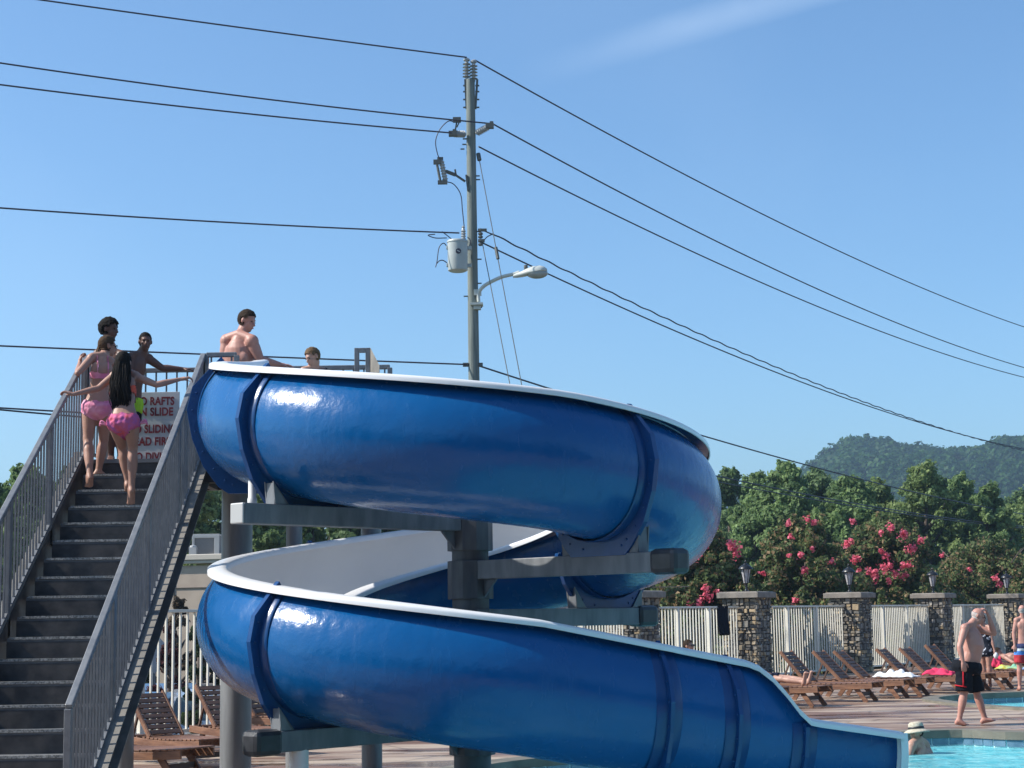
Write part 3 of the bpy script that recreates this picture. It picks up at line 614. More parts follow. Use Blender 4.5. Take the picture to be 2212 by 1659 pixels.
fence_panel(*between(0, 1), 'cream metal fence seen in a strip between the support arm and the lower flume', 5)
fence_panel(*between(1, 2), 'cream metal fence section with a black towel hung over it', 2)
fence_panel(*between(2, 3), 'cream metal fence section behind the three nearest right loungers', 2)
fence_panel(*between(3, 4), 'cream metal fence section behind the middle of the lounger row', 2)
fence_panel(*between(4, 5), 'cream metal fence section behind the bald walking man', 2)
fence_panel(pier_pos[5] + FD * half, pier_pos[5] + FD * 7, 'cream metal fence running on past the last pier', 2)

# ================================================================== building, air unit, road sign, cars, shrubs behind the left fence
def beige_building():
    p = at(338, 1200, 47); q = at(800, 1200, 47); H = p.z; o = empty('beige_building', (p.x, 47, GZ), R(-16), 'low beige building with a flat roof behind the left fence', 'building')
    Wd = q.x - p.x; h = H - GZ
    b = MB(); b.box((Wd / 2, 5, h / 2 - 0.15), (Wd, 10, h - 0.3)); b.build('wall', M['stucco'], o)
    g = MB()
    for i in range(12): g.box((0.55 + i * 1.18, -0.012, h / 2 - 0.2), (0.025, 0.02, h - 0.5))
    for i in range(12): g.box((0.55 + i * 1.18 + .59, -0.012, h - 0.9 - 0.22 * (i % 2)), (1.14, 0.02, 0.025))
    g.build('wall_joints', M['mortar'], o)
    for i in range(3): s = MB(); s.box((2.5 + i * 3.4, -0.03, h - 0.95), (0.34, 0.05, 0.3)); s.build('wall_light', M['trim'], o, bevel=.01)
    r = MB(); r.box((Wd / 2, 5, h - 0.08), (Wd + .3, 10.3, 0.16)); r.box((Wd / 2, -0.06, h - 0.2), (Wd + .12, 0.1, 0.1)); r.build('roof', M['trim'], o, bevel=.02)
    a = at(449, 1198, 49); u = empty('air_conditioner', (a.x, 49, H - 0.0), 0, 'square grey air conditioning unit on the beige building roof', 'air conditioner')
    sz = 58 * 49 / FPX; hh = 46 * 49 / FPX
    m_ = MB(); m_.box((0, 0, hh / 2 + .0), (sz * .96, 0.7, hh * .98)); m_.build('grille', M['acdark'], u)
    f = MB(); t_ = .07
    f.box((0, -.36, hh - t_ / 2), (sz, .05, t_)); f.box((0, -.36, t_ / 2), (sz, .05, t_)); f.box((-sz / 2 + t_ / 2, -.36, hh / 2), (t_, .05, hh - 2 * t_)); f.box((sz / 2 - t_, -.36, hh / 2), (t_ * 2, .05, hh - 2 * t_)); f.box((0, 0, hh + .02), (sz, .76, .04))
    f.build('casing', M['ac'], u, bevel=.008)
    a = at(417, 1198, 48.3); v = MB(); v.box((0, 0, .13), (.2, .2, .26)); v.lathe((0, 0, .26), [(.1, 0), (.09, .05), (.02, .07)], 12); ve = v.build('roof_vent', M['ac']); ve.location = (a.x, 48.3, H); tag(ve, 'small pale vent box on the roof left of the air conditioner', 'roof vent')
beige_building()
# diamond road sign seen from the back
p = at(334, 1411, 34); rs = empty('road_sign', (p.x, 34, GZ), R(20), 'grey back of a diamond road sign behind the left fence', 'road sign')
pl = MB(); s_ = .40; pl.add([(0, 0, -s_), (s_ * .93, 0, 0), (0, 0, s_), (-s_ * .93, 0, 0), (0, .006, -s_), (s_ * .93, .006, 0), (0, .006, s_), (-s_ * .93, .006, 0)], [(0, 1, 2, 3), (7, 6, 5, 4), (0, 4, 5, 1), (1, 5, 6, 2), (2, 6, 7, 3), (3, 7, 4, 0)])
plo = pl.build('sign_plate', mat('sign_back_aluminium', (.36, .38, .41), .45, .3), rs, bevel=.02); plo.location = (0, 0, p.z - GZ)
ps = MB(); ps.box((0, .04, (p.z - GZ + .3) / 2), (.06, .05, p.z - GZ + .3)); ps.build('post', M['galv'], rs)
# cars
def car(px, Y, rz, paint, label, suv=True):
    q = at(px, 1400, Y); o = empty('parked_car', (q.x, Y, GZ), rz, label, 'car', 'cars parked beyond the left fence')
    Ln, Wd, H = 4.5, 1.8, (1.62 if suv else 1.42)
    prof = [(-Ln / 2, .35), (-Ln / 2, .62), (-Ln / 2 + .1, .95), (-Ln / 2 + .35, 1.0), (-Ln / 2 + .75, H - .06), (-.2, H), (.55, H - .1), (1.2, 1.0), (2.05, .86), (Ln / 2, .68), (Ln / 2, .35)]
    def wy(z): return Wd / 2 * (1 - .26 * max(0, (z - .95)) / (H - .95)) - (.06 if z < .5 else 0)
    body = MB(); rings = []
    for sgn in (-1, 1): rings.append([V((x, sgn * wy(z), z)) for x, z in prof])
    body.loft(rings, True); body.build('body', paint, o, bevel=.05)
    gm = M['carglass']
    def quad(x0, z0, x1, z1, off=.006):
        g = MB(); d = V((x1 - x0, 0, z1 - z0)).normalized(); n_ = V((-d.z, 0, d.x)); n_ = n_ if n_.z > 0 else -n_
        pts = [V((x0, -wy(z0) + .09, z0)), V((x0, wy(z0) - .09, z0)), V((x1, wy(z1) - .1, z1)), V((x1, -wy(z1) + .1, z1))]
        g.add([p + n_ * off for p in pts], [(0, 1, 2, 3)]); return g
    quad(1.14, 1.03, .6, H - .12).build('windscreen', gm, o, solid=.006); quad(-Ln / 2 + .4, 1.06, -Ln / 2 + .72, H - .1).build('rear_window', gm, o, solid=.006)
    for sgn in (-1, 1):
        for (xa, xb, xc, xd) in ((1.02, .12, .12, .52), (.04, -.95, -.95, .04), (-1.03, -1.75, -1.5, -1.03)):
            g = MB(); z0_, z1_ = 1.0, H - .13; g.add([V((xa, sgn * (wy(z0_) + .006), z0_)), V((xb, sgn * (wy(z0_) + .006), z0_)), V((xc, sgn * (wy(z1_) + .006), z1_)), V((xd, sgn * (wy(z1_) + .006), z1_))], [(0, 1, 2, 3)]); g.build('side_window', gm, o, solid=.006)
        for xw in (-1.42, 1.38):
            t = MB(); t.lathe((xw, sgn * (Wd / 2 - .1), .33), [(.001, -.11), (.28, -.11), (.33, -.08), (.33, .08), (.28, .11), (.2, .112)], 22, axis=(0, 1, 0)); wo = t.build('wheel', M['black_rubber'], o, True)
            rm = MB(); rm.lathe((xw, sgn * (Wd / 2 - .0), .33), [(.2, -.02), (.2, .02), (.05, .03)], 10, axis=(0, 1, 0)); rm.build('rim', M['galv'], wo)
        hl = MB(); hl.ell((Ln / 2 - .06, sgn * .66, .74), (.09, .2, .09)); hl.build('headlight', M['lens'], o, True)
        tl = MB(); tl.box((-Ln / 2 + .01, sgn * .74, .86), (.06, .14, .26)); tl.build('tail_light', M['sign_red'], o, bevel=.02)
        mr = MB(); mr.ell((.95, sgn * (Wd / 2 + .1), 1.05), (.07, .12, .08)); mr.build('mirror', paint, o, True)
    gr = MB(); gr.box((Ln / 2 + .005, 0, .58), (.03, 1.0, .2)); gr.build('grille', M['chrome'], o, bevel=.01)
    bp = MB(); bp.box((Ln / 2 + .02, 0, .38), (.1, 1.7, .14)); bp.build('bumper', M['black_rubber'], o, bevel=.03)
    return o
M['carglass'] = mat('car_glass', (.03, .05, .055), .06, coat=1.0); M['chrome'] = mat('chrome', (.7, .72, .75), .12, 1.0)
pa = lambda n, c: mat(n, c, .25, .3, coat=1.0)
car(262, 30.5, R(-100), pa('paint_pale_blue', (.30, .38, .42)), 'pale blue car seen between the stair stringer and the wooden lounger')
car(455, 31.5, R(-78), pa('paint_silver', (.45, .47, .48)), 'silver car glinting behind the fence pickets by the thick grey column')
car(352, 34.5, R(-95), pa('paint_dark_blue', (.03, .05, .10)), 'dark car with bright windscreen edge behind the tilted lounger back')
# shrubs
def shrub(px, Y, top, Wpx, seed, name, label, n=9000, size=.05, **k): return tree_px(name, px, top, Y, Wpx, seed, label, None, cat='shrub', n=n, size=size, z0=.1, k=40, lobe=.16, peaky=.3, **k)
shrub(365, 33, 1352, 78, 81, 'plum_shrub', 'dark red leaved shrub behind the fence left of the slide', base=(.03, .008, .012), base2=(.09, .025, .03))
shrub(425, 30, 1335, 60, 82, 'leafy_shrub', 'glossy green shrub behind the fence beside the blue slide curve', base=(.02, .04, .02), base2=(.08, .12, .05))
shrub(390, 40, 1288, 88, 83, 'dry_shrub', 'sparse brown leaved shrub against the beige wall above the fence rail', n=3200, size=.06, base=(.05, .035, .025), base2=(.16, .12, .08))
shrub(300, 42, 1345, 100, 84, 'leafy_shrub', 'dark green shrub in the shade behind the diamond sign', base=(.012, .022, .012), base2=(.04, .06, .03))
shrub(445, 40, 1330, 100, 85, 'leafy_shrub', 'wide dark shrub at the foot of the beige building', base=(.012, .022, .012), base2=(.04, .06, .03))

# unseen woods added behind the camera to shade the scene and darken slide reflections
g_ = random.Random(3); lb = []
for i in range(260):
    x = g_.uniform(-60, 60); y = -24 + g_.uniform(-5, 5); h = g_.uniform(7, 12) ; s_ = g_.uniform(1.6, 3.2); lb.append((x, y, g_.random() * h, s_, s_, s_))
me = leaf_mesh('woods', lb, 60000, .5, (0.02, 0.05, 0.02), (0.08, 0.13, 0.05), 77); me.materials.append(M['leaf']); o = bpy.data.objects.new('woods', me); COL.objects.link(o); tag(o, 'unseen wood added behind the camera to darken the slide reflections', 'woods', kind='stuff')
# ================================================================== water slide
CXs, CYs, RAD, RHO = -0.48, 15.5, 1.765, 0.58; CCX = -0.40
A_OUT, A_IN = 56.0, -186.0
END_AZ = 648.0
def zc_az(az): return 3.545 - (az - 180) / 90 * 0.457 - (.055 * math.sin(math.pi * (az - 184) / 110) if 184 < az < 294 else 0)
path = []          # (P, outward, az-like parameter, outer rim angle, inner rim angle)
for i in range(13):
    t = i / 12; y = 17.85 + (CYs - 17.85) * t
    path.append((V((CXs - RAD, y, 3.915 + (zc_az(180) - 3.915) * (t ** 0.9))), V((-1, 0, 0)), A_OUT, A_IN))
az = 184.0
while az <= END_AZ + .01:
    a = R(az); path.append((V((CXs + RAD * math.cos(a), CYs + RAD * math.sin(a), zc_az(az))), V((math.cos(a), math.sin(a), 0)), A_OUT, A_IN)); az += 4
P_end = path[-1][0].copy(); O_end = path[-1][1].copy(); H_end = V((-O_end.y, O_end.x, 0)); i_helix_end = len(path) - 1
RUN = 2.99
for i in range(1, 37):
    s = RUN * i / 36; drop = 0.20 * s if s < 2.2 else 0.20 * 2.2 + 0.16 * (s - 2.2)
    k = min(1, max(0, (s - 1.76) / 0.42)); k = k * k * (3 - 2 * k)
    path.append((P_end + H_end * s + V((0, 0, -drop)), O_end, A_OUT + (9 - A_OUT) * k, A_IN + (-178 - A_IN) * k))
def idx_of_az(a): return 13 + int(round((a - 184) / 4))
def sec(pt, ang, r):
    P, O, _, _ = pt; return P + O * (r * math.cos(R(ang))) + V((0, 0, r * math.sin(R(ang))))
slide = empty('water_slide', (CXs, CYs, 0), 0, 'blue and white spiral water slide with two loops around a grey centre column', 'water slide')
joints = [0, 13, idx_of_az(226), idx_of_az(312), idx_of_az(42 + 360), idx_of_az(134 + 360), idx_of_az(228 + 360), i_helix_end + 12, i_helix_end + 19, i_helix_end + 26, len(path) - 1]
NA = 30
sections = []
for si in range(len(joints) - 1):
    i0, i1 = joints[si], joints[si + 1]; mb = MB(); T = 0.016; ro, ri = [], []
    for i in range(i0, i1 + 1):
        pt = path[i]; ao, ai = pt[2], pt[3]
        ro.append([sec(pt, ai + (ao - ai) * j / NA, RHO) for j in range(NA + 1)]); ri.append([sec(pt, ai + (ao - ai) * j / NA, RHO - T) for j in range(NA + 1)])
    mb.cur = 0; mb.loft(ro, False, False); mb.cur = 1
    n = NA + 1; P = [p for r in ri for p in r]; F = [(a * n + j, (a + 1) * n + j, (a + 1) * n + j + 1, a * n + j + 1) for a in range(len(ri) - 1) for j in range(NA)]
    mb.add(P, F)
    for rr in (0, -1):                                     # close the ends
        mb.add(ro[rr] + ri[rr], [(j, j + 1, n + j + 1, n + j) for j in range(NA)])
    s = mb.build('flume_section', [M['blue'], M['white']], slide, True, True, angle=60); sections.append(s)
    # rolled white lips, outer and inner
    for side, key in ((1, 2), (-1, 3)):
        L_ = MB(); rings = []
        for i in range(i0, i1 + 1):
            pt = path[i]; A = sec(pt, pt[key], RHO - T); O = pt[1] * side; Z = V((0, 0, 1)); fl = min(1, max(0, (i1 - i) / 3)) if False else 1
            w_ = (0.172 if side > 0 else 0.15) * (1 if i < i_helix_end + 14 else .8)
            prof = [(-.004, -.03), (-.002, .010), (.014, .026), (.05, .030), (w_ - .02, .022), (w_, .010), (w_ + .004, -.006), (w_ + .005, -.030), (w_ - .005, -.032), (w_ - .012, -.004), (.07, .010), (.034, .006), (.014, -.03)]
            rings.append([A + O * x + Z * z for x, z in prof])
        n = len(rings[0]); L_.cur = 0; L_.loft([r[:9] for r in rings], False, False); L_.cur = 1; L_.loft([r[8:] + r[:1] for r in rings], False, False); L_.cur = 0
        L_.add(rings[0], [tuple(range(n))]); L_.add(rings[-1], [tuple(range(n - 1, -1, -1))]); L_.build('lip', [M['white'], M['blue_flange']], s, True, True, angle=50)
# exit lip round the mouth
pt = path[-1]; Hd = H_end; L_ = MB(); rings = []
for j in range(25):
    a = pt[3] + (pt[2] - pt[3]) * j / 24; c, sn = math.cos(R(a)), math.sin(R(a)); D = pt[1] * c + V((0, 0, sn)); base = pt[0] + D * (RHO - .016)
    rings.append([base + Hd * -.01 - D * .004, base + Hd * .03 + D * .01, base + Hd * .05 + D * .05, base + Hd * .05 + D * .105, base + Hd * .01 + D * .115, base - Hd * .02 + D * .112, base + Hd * .01 + D * .05])
L_.loft(rings, True); L_.build('exit_lip', M['white'], sections[-1], True, True)
# joint flanges: faceted blue collars with a flat foot
def flange(i, parent, foot=True, thick=0.05, k=1.0, name='flange'):
    pt = path[i]; q = path[min(i + 1, len(path) - 1)][0] - path[max(i - 1, 0)][0]; T_ = V((q.x, q.y, 0)).normalized(); ao, ai = pt[2] - 2, max(pt[3] + 2, -166)
    N_ = 40; inner, outer = [], []
    poly = [(ao, .07), (22, .10), (4, .10), (-18, .085), (-40, .115), (-58, .16), (-66, .17), (-114, .17), (-122, .16), (-140, .115), (-162, .085), (-178, .07), (ai, .06)]
    poly = [(a, d) for a, d in poly if ai <= a <= ao]
    if poly[0][0] < ao: poly.insert(0, (ao, .07))
    if poly[-1][0] > ai: poly.append((ai, .06))
    pv = []
    for a, d in poly:
        r_ = RHO + d * k
        if -114 <= a <= -66 and foot: r_ = (RHO + .125) / abs(math.sin(R(a)))
        pv.append((a, r_ * math.cos(R(a)), r_ * math.sin(R(a))))
    mb = MB(); rings = []
    for a, o_, z_ in pv:
        O = pt[1]; Z = V((0, 0, 1)); outp = pt[0] + O * o_ + Z * z_; rings.append(outp)
    vs, fs = [], []
    sub = []
    for s_ in range(len(rings) - 1):
        kk = 5
        for j in range(kk + (1 if s_ == len(rings) - 2 else 0)):
            t = j / kk; a = pv[s_][0] + (pv[s_ + 1][0] - pv[s_][0]) * t; sub.append((a, rings[s_].lerp(rings[s_ + 1], t)))
    R4 = []
    for a, op in sub:
        ip = sec(pt, a, RHO - .004); R4.append([ip - T_ * thick / 2, op - T_ * thick / 2, op + T_ * thick / 2, ip + T_ * thick / 2])
    mb.loft(R4, True); bl = mb
    for bi, (a, op) in enumerate(sub):
        if bi % 4 == 2:
            bp_ = sec(pt, a, RHO).lerp(op, .55)
            for s_ in (-1, 1): bl.lathe(bp_ + T_ * s_ * thick / 2, [(.010, 0), (.010, .008), (.006, .011)], 6, axis=T_ * s_)
    mb.build(name, M['blue_flange'], parent, False, True, bevel=.003)
    # fairing band beside the collar, as in the moulded joint
    mb = MB(); rg = []
    for a, op in sub:
        ip = sec(pt, a, RHO + .002); rg.append([ip - T_ * .11, sec(pt, a, RHO + .012) - T_ * .095, sec(pt, a, RHO + .012) + T_ * .095, ip + T_ * .11])
    mb.loft(rg, True); mb.build('joint_band', M['blue_flange'], parent, True, True, angle=50)
flange(13, sections[1], False, .08, 1.15)
for j in (2, 3, 4, 5, 6): flange(joints[j], sections[j])
flange(joints[7], sections[7], False, .035, .8); flange(joints[8], sections[8], False, .035, .7); flange(joints[9], sections[9], False, .035, .6)
# centre column and sleeves
col = MB(); col.lathe((CCX, CYs, 0), [(.165, -1.34), (.165, 2.64), (.15, 2.65)], 28); cobj = col.build('support_column', M['steel_dark'], slide, True, True)
arms = [(226, 2.62, 2.58, joints[2]), (-48, 2.19, 2.34, joints[3]), (42, 1.76, 2.12, joints[4]), (228, .82, 2.30, joints[6])]
for (a_az, ztop, Ln, ji) in arms:
    sl_ = MB(); sl_.lathe((CCX, CYs, ztop - .20), [(.172, -.14), (.205, -.14), (.205, .20), (.172, .20)], 10); so_ = sl_.build('sleeve', M['steel_dark'], cobj, False, True, bevel=.005)
    d = V((math.cos(R(a_az)), math.sin(R(a_az)), 0)); c = V((CCX, CYs, ztop - .085)); sd = V((-d.y, d.x, 0))
    ab = MB(); ab.bar(c + d * .16, c + d * Ln, .155, .165); ao_ = ab.build('support_arm', M['galv'], slide, False, True, bevel=.008)
    g = MB(); q0 = c + d * .2; g.add([q0 + V((0, 0, -.085)) + sd * .01, q0 + d * .16 + V((0, 0, -.085)) + sd * .01, q0 + V((0, 0, -.24)) + sd * .01, q0 + V((0, 0, -.085)) - sd * .01, q0 + d * .16 + V((0, 0, -.085)) - sd * .01, q0 + V((0, 0, -.24)) - sd * .01], [(0, 1, 2), (5, 4, 3), (0, 3, 4, 1), (1, 4, 5, 2), (2, 5, 3, 0)]); g.build('gusset', M['galv'], ao_, False, True)
    if ztop != 2.62:
        cp = MB(); e = c + d * (Ln - .02); rot = Matrix((d, sd, V((0, 0, 1)))).transposed(); cp.box(e + d * .12, (.28, .205, .205), rot); cp.build('end_cap', M['black_rubber'], ao_, False, True, bevel=.045)
    else:
        cp = MB(); rot = Matrix((d, sd, V((0, 0, 1)))).transposed(); cp.box(c + d * (Ln + .012), (.02, .166, .166), rot); cp.build('end_cap', M['ac'], ao_, False, True, bevel=.02)
    # brackets either side of the flange foot
    pt = path[ji]; zb = ztop; pr = (pt[0] - c).dot(d)
    for sg in (-1, 1):
        x0 = pr + sg * .44; x1 = pr + sg * .30; bk = MB(); h1 = pt[0].z - .43 - zb
        for off in (-.055, .055):
            P = [c + d * x0 + sd * off, c + d * x1 + sd * off, c + d * (pr + sg * .32) + sd * off + V((0, 0, .0)), c + d * (pr + sg * .46) + sd * off]
            zz = [zb - c.z, zb - c.z, pt[0].z - .66 - c.z, pt[0].z - .47 - c.z]
            Q = [p + V((0, 0, z)) for p, z in zip(P, zz)]; t_ = sd * .006
            if sg < 0: pass
            bk.add([q + t_ for q in Q] + [q - t_ for q in Q], [(0, 1, 2, 3), (7, 6, 5, 4), (0, 4, 5, 1), (1, 5, 6, 2), (2, 6, 7, 3), (3, 7, 4, 0)])
        xo = pr + sg * .445; bk.add([c + d * xo + sd * s_ * .055 + V((0, 0, z)) for s_, z in ((-1, zb - c.z), (1, zb - c.z), (1, pt[0].z - .48 - c.z), (-1, pt[0].z - .48 - c.z))] , [(0, 1, 2, 3)])
        bk.build('bracket', M['galv'], ao_, False, True)
# pedestal under the low left arm and water pipes
p = V((CCX, CYs, 0)) + V((math.cos(R(228)), math.sin(R(228)), 0)) * 2.02
pd = MB(); pd.lathe((p.x, p.y, 0), [(.15, 0), (.15, .012), (.078, .014), (.078, .30), (.086, .302), (.086, .46), (.078, .462), (.078, .668)], 20); pd.build('pedestal', M['pvc'], slide, True, True)
q = at(545, 1060, 14.35); pp = MB(); pp.lathe((q.x, q.y, 0), [(.04, 2.66), (.04, 2.70), (.034, 2.71), (.034, 3.12)], 16); po_ = pp.build('water_pipe', M['pvc'], slide, True, True)

# ================================================================== stair tower
XL, XR = -4.47, -3.27; RISE, TREAD = .181, .28; PZ, PY = 3.38, 17.86
tower = empty('stair_tower', (XL, 12.5, 0), 0, 'grey metal stair and platform with picket railings leading up to the slide', 'stair tower')
NS = 18
M['nosing'] = mat('tread_nosing', (.13, .13, .125), .5, .3, noise_scale=60, col2=(.46, .45, .42), bump=.002, bump_scale=90)
for n_ in range(1, NS):
    z = PZ - RISE * n_; y = PY - TREAD * n_
    t = MB(); t.box(((XL + XR) / 2, y + .155, z - .02), (XR - XL - .09, .31, .03)); t.box(((XL + XR) / 2, y + .008, z - .03), (XR - XL - .09, .03, .05)); st = t.build('tread', M['stair_grey'], tower, False, True, bevel=.006)
    nz_ = MB(); nz_.box(((XL + XR) / 2, y + .006, z - .006), (XR - XL - .14, .05, .022)); nz_.build('nosing', M['nosing'], st, False, True)
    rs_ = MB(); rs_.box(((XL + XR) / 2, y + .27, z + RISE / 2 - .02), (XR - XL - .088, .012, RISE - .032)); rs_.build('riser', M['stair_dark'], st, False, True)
def slope_z(y, off=0): return PZ + (y - PY) * RISE / TREAD + off
for xs, nm in ((XL, -1), (XR, 1)):
    a = V((xs, PY - TREAD * NS - .1, slope_z(PY - TREAD * NS - .1))); b = V((xs, PY + .05, slope_z(PY + .05)))
    s = MB(); u = V((0, -RISE, TREAD)).normalized()
    s.bar(a - V((0, 0, .10)), b - V((0, 0, .10)), .012, .27, up=u); so_ = s.build('stringer', M['stair_dark'], tower, False, True)
    f = MB(); f.bar(a + u * .06 + V((nm * .062, 0, 0)), b + u * .06 + V((nm * .062, 0, 0)), .125, .012, up=u); f.bar(a - u * .235 + V((nm * .045, 0, 0)), b - u * .235 + V((nm * .045, 0, 0)), .085, .012, up=u); f.build('stringer_flange', M['stringer'], so_, False, True)
def railing(A, B, name_posts, hz=1.09, off=0.10, gap=.098, end_post=True, posts=3, mids=True):
    """picket railing from A to B (points on the walking line), top rail hz above it"""
    A, B = V(A), V(B); up = V((0, 0, 1)); L_ = (B - A).length; d = (B - A); rl = empty_part('railing', tower)
    r = MB(); r.bar(A + up * hz, B + up * hz, .055, .05, up=d.cross(V((0, 0, 1))).cross(d).normalized()); r.build('top_rail', M['stair_grey'], rl, False, True, bevel=.008)
    r = MB(); r.bar(A + up * off, B + up * off, .035, .03, up=d.cross(V((0, 0, 1))).cross(d).normalized()); r.build('bottom_rail', M['stair_grey'], rl, False, True)
    pk_ = MB(); hl = V((d.x, d.y, 0)).length; k = int(hl / gap)
    for j in range(k):
        p = A + d * ((j + .5) / k); pk_.box(p + up * (off + hz) / 2, (.017, .017, hz - off), None)
    pk_.build('balusters', M['stair_grey'], rl, False, True)
    for j in range(posts + 1):
        p = A + d * (j / posts); ps_ = MB(); ps_.box(p + up * (hz / 2 - .06), (.052, .065, hz + .1)); ps_.build('post', M['stair_grey'], rl, False, True, bevel=.004)
    return rl
def empty_part(name, parent):
    e = bpy.data.objects.new(name, None); COL.objects.link(e); e.parent = parent; e.empty_display_size = .1; return e
ya = 12.62
railing((XR + .02, ya, slope_z(ya)), (XR + .02, PY, PZ), 1, posts=4); railing((XL - .02, ya, slope_z(ya)), (XL - .02, PY, PZ), 1, posts=4)
BY = 18.92; X1 = -1.36
railing((XL - .02, BY, PZ), (X1, BY, PZ), 1, off=.09, posts=3, gap=.115)
railing((XL - .02, PY + .02, PZ), (XL - .02, BY, PZ), 1, off=.09, posts=1, gap=.115);
railing((XR + .05, PY, PZ), (-2.90, PY, PZ), 1, off=.09, posts=1, gap=.1)
# entry frame right of the flume mouth: two uprights, top bar and a sloping plate
fr = MB(); fa = at(771, 800, 17.78); fb = at(795, 800, 17.78); zt = at(783, 752, 17.78).z
fr.box((fa.x, 17.78, (PZ + zt) / 2), (.05, .05, zt - PZ)); fr.box((fb.x, 17.78, (PZ + zt) / 2), (.05, .05, zt - PZ)); fr.box(((fa.x + fb.x) / 2, 17.78, zt - .024), (fb.x - fa.x + .05 - .102, .05, .048))
fr.build('entry_frame', M['stair_grey'], tower, False, True, bevel=.004)
pe = at(821, 792, 17.55); pl = MB(); x0 = fb.x + .028; zb_ = pe.z
pl.add([(x0, 17.80, zt), (x0, 17.80, PZ + .2), (pe.x, 17.5, PZ + .2), (pe.x, 17.5, zb_), (x0, 17.75, zt), (x0, 17.75, PZ + .2), (pe.x, 17.45, PZ + .2), (pe.x, 17.45, zb_)], [(0, 1, 2, 3), (7, 6, 5, 4), (0, 3, 7, 4), (3, 2, 6, 7), (1, 0, 4, 5)])
pl.build('side_plate', M['stringer'], tower, False, True)
dk = MB(); dk.box(((XL + X1) / 2, (PY + BY) / 2 + .02, PZ - .02), (X1 - XL + .1, BY - PY + .1, .04)); dk.build('platform', M['stair_grey'], tower, False, True)
bm_ = MB()
for yy in (PY + .03, BY): bm_.box(((XL + X1) / 2, yy, PZ - .15), (X1 - XL, .08, .22))
for xx in (XL, -3.3, -2.3, X1): bm_.box((xx, (PY + BY) / 2, PZ - .16), (.08, BY - PY - .1, .2))
bm_.build('platform_beams', M['stair_dark'], tower, False, True)
tb = at(511, 1300, 18.4)
for (cx_, cy_, r_) in ((tb.x, 18.4, .165), (-4.2, 18.6, .11), (-1.55, 18.6, .11)):
    c_ = MB(); c_.lathe((cx_, cy_, 0), [(r_ * 1.5, 0), (r_ * 1.5, .02), (r_, .021), (r_, PZ - .26), (r_ * .9, PZ - .25)], 32); c_.build('column', M['column'], tower, True, True)
dp = at(622, 1150, 17.5); c_ = MB(); c_.lathe((dp.x, 18.0, 0), [(.085, 0), (.085, 2.72), (.094, 2.722), (.094, 2.9), (.085, 2.902), (.085, 3.22)], 22); c_.build('drain_pipe', M['column'], tower, True, True)

# ================================================================== warning sign on the back railing
SGX, SGZ = at(333, 918, BY - .06).x, 0
sxl, sxr = at(272, 900, BY - .06).x, at(388, 900, BY - .06).x; szt = at(360, 845, BY - .06).z
sg = empty('warning_sign', ((sxl + sxr) / 2, BY - .07, PZ + .0), 0, 'white rules sign with dark red capitals on the platform back railing', 'sign')
b = MB(); b.box((0, 0, (szt - PZ) / 2 + .02), (sxr - sxl, .012, szt - PZ - .06)); b.build('board', M['sign'], sg, bevel=.003)
for txt, py, hpx in (('NO RAFTS', 866, 17), ('ON SLIDE', 889, 17), ('NO SLIDING', 926, 17), ('HEAD FIRST', 953, 17), ('NO DIVING', 986, 17)):
    zb = at(333, py + hpx / 2, BY - .08).z - PZ; sz = hpx * (BY) / FPX / .70
    me = text_mesh(txt, sz, .002, .004, 'RIGHT' if False else 'CENTER', .78); me.materials.append(M['sign_red']); o = bpy.data.objects.new('lettering', me); COL.objects.link(o); o.parent = sg
    o.location = (0, -.0095, zb); o.rotation_euler = (R(90), 0, 0)
    wd = max(v.co.x for v in me.vertices) - min(v.co.x for v in me.vertices)
    tgt = {'NO RAFTS': 88, 'ON SLIDE': 88, 'NO SLIDING': 103, 'HEAD FIRST': 103, 'NO DIVING': 97}[txt] * BY / FPX
    o.scale = (tgt / wd, 1, 1); rx = {'NO RAFTS': 376, 'ON SLIDE': 374}.get(txt)
    if rx: o.location.x = at(rx, 880, BY - .08).x - tgt / 2 - sg.location.x

# ================================================================== utility pole, wires, lamp
PYL = 46.0
pb = at(1024, 820, PYL); ptop = at(1016, 172, PYL); PXW = pb.x
pole = empty('utility_pole', (PXW, PYL, GZ), 0, 'tall weathered wooden utility pole rising behind the slide', 'utility pole')
u_ = MB(); N_ = 12; pts = [V((PXW + (ptop.x - pb.x) * (i / N_) ** 1.0, PYL, GZ + (ptop.z - GZ) * i / N_)) for i in range(N_ + 1)]
u_.tube(pts, [.185 - .062 * i / N_ for i in range(N_ + 1)], 20); u_.build('shaft', M['pole'], pole, True, True)
def wp(px, py, dy=0): return at(px, py, PYL + dy)
def part(mb, nm, mt, par, smooth=False): return mb.build(nm, mt, par, smooth, True)
br = MB()
for sx_ in (1003, 1029):
    a, b_ = wp(sx_ + 2, 172), wp(sx_ + (5 if sx_ < 1015 else -2), 235); br.bar(a, b_, .09, .06)
    for yy in (185, 198, 215, 232): q = wp(sx_ + 2, yy); br.box(q, (.115, .06, .03))
part(br, 'top_bracket', M['hard'], pole)
for px_, y0, y1 in ((1008, 172, 128), (1023, 176, 132)):
    a, b_ = wp(px_, y0), wp(px_, y1); H_ = (b_ - a).length; pr = [(.05, 0), (.05, .05 * H_)]
    for k in range(5): z = H_ * (.1 + .155 * k); pr += [(.045, z), (.115, z + .02), (.05, z + .05)]
    pr += [(.05, H_ * .9), (.09, H_ * .93), (.09, H_), (.03, H_ + .04)]
    i_ = MB(); i_.lathe(a, pr, 14, axis=(b_ - a).normalized()); part(i_, 'post_insulator', M['insul'], pole, True)
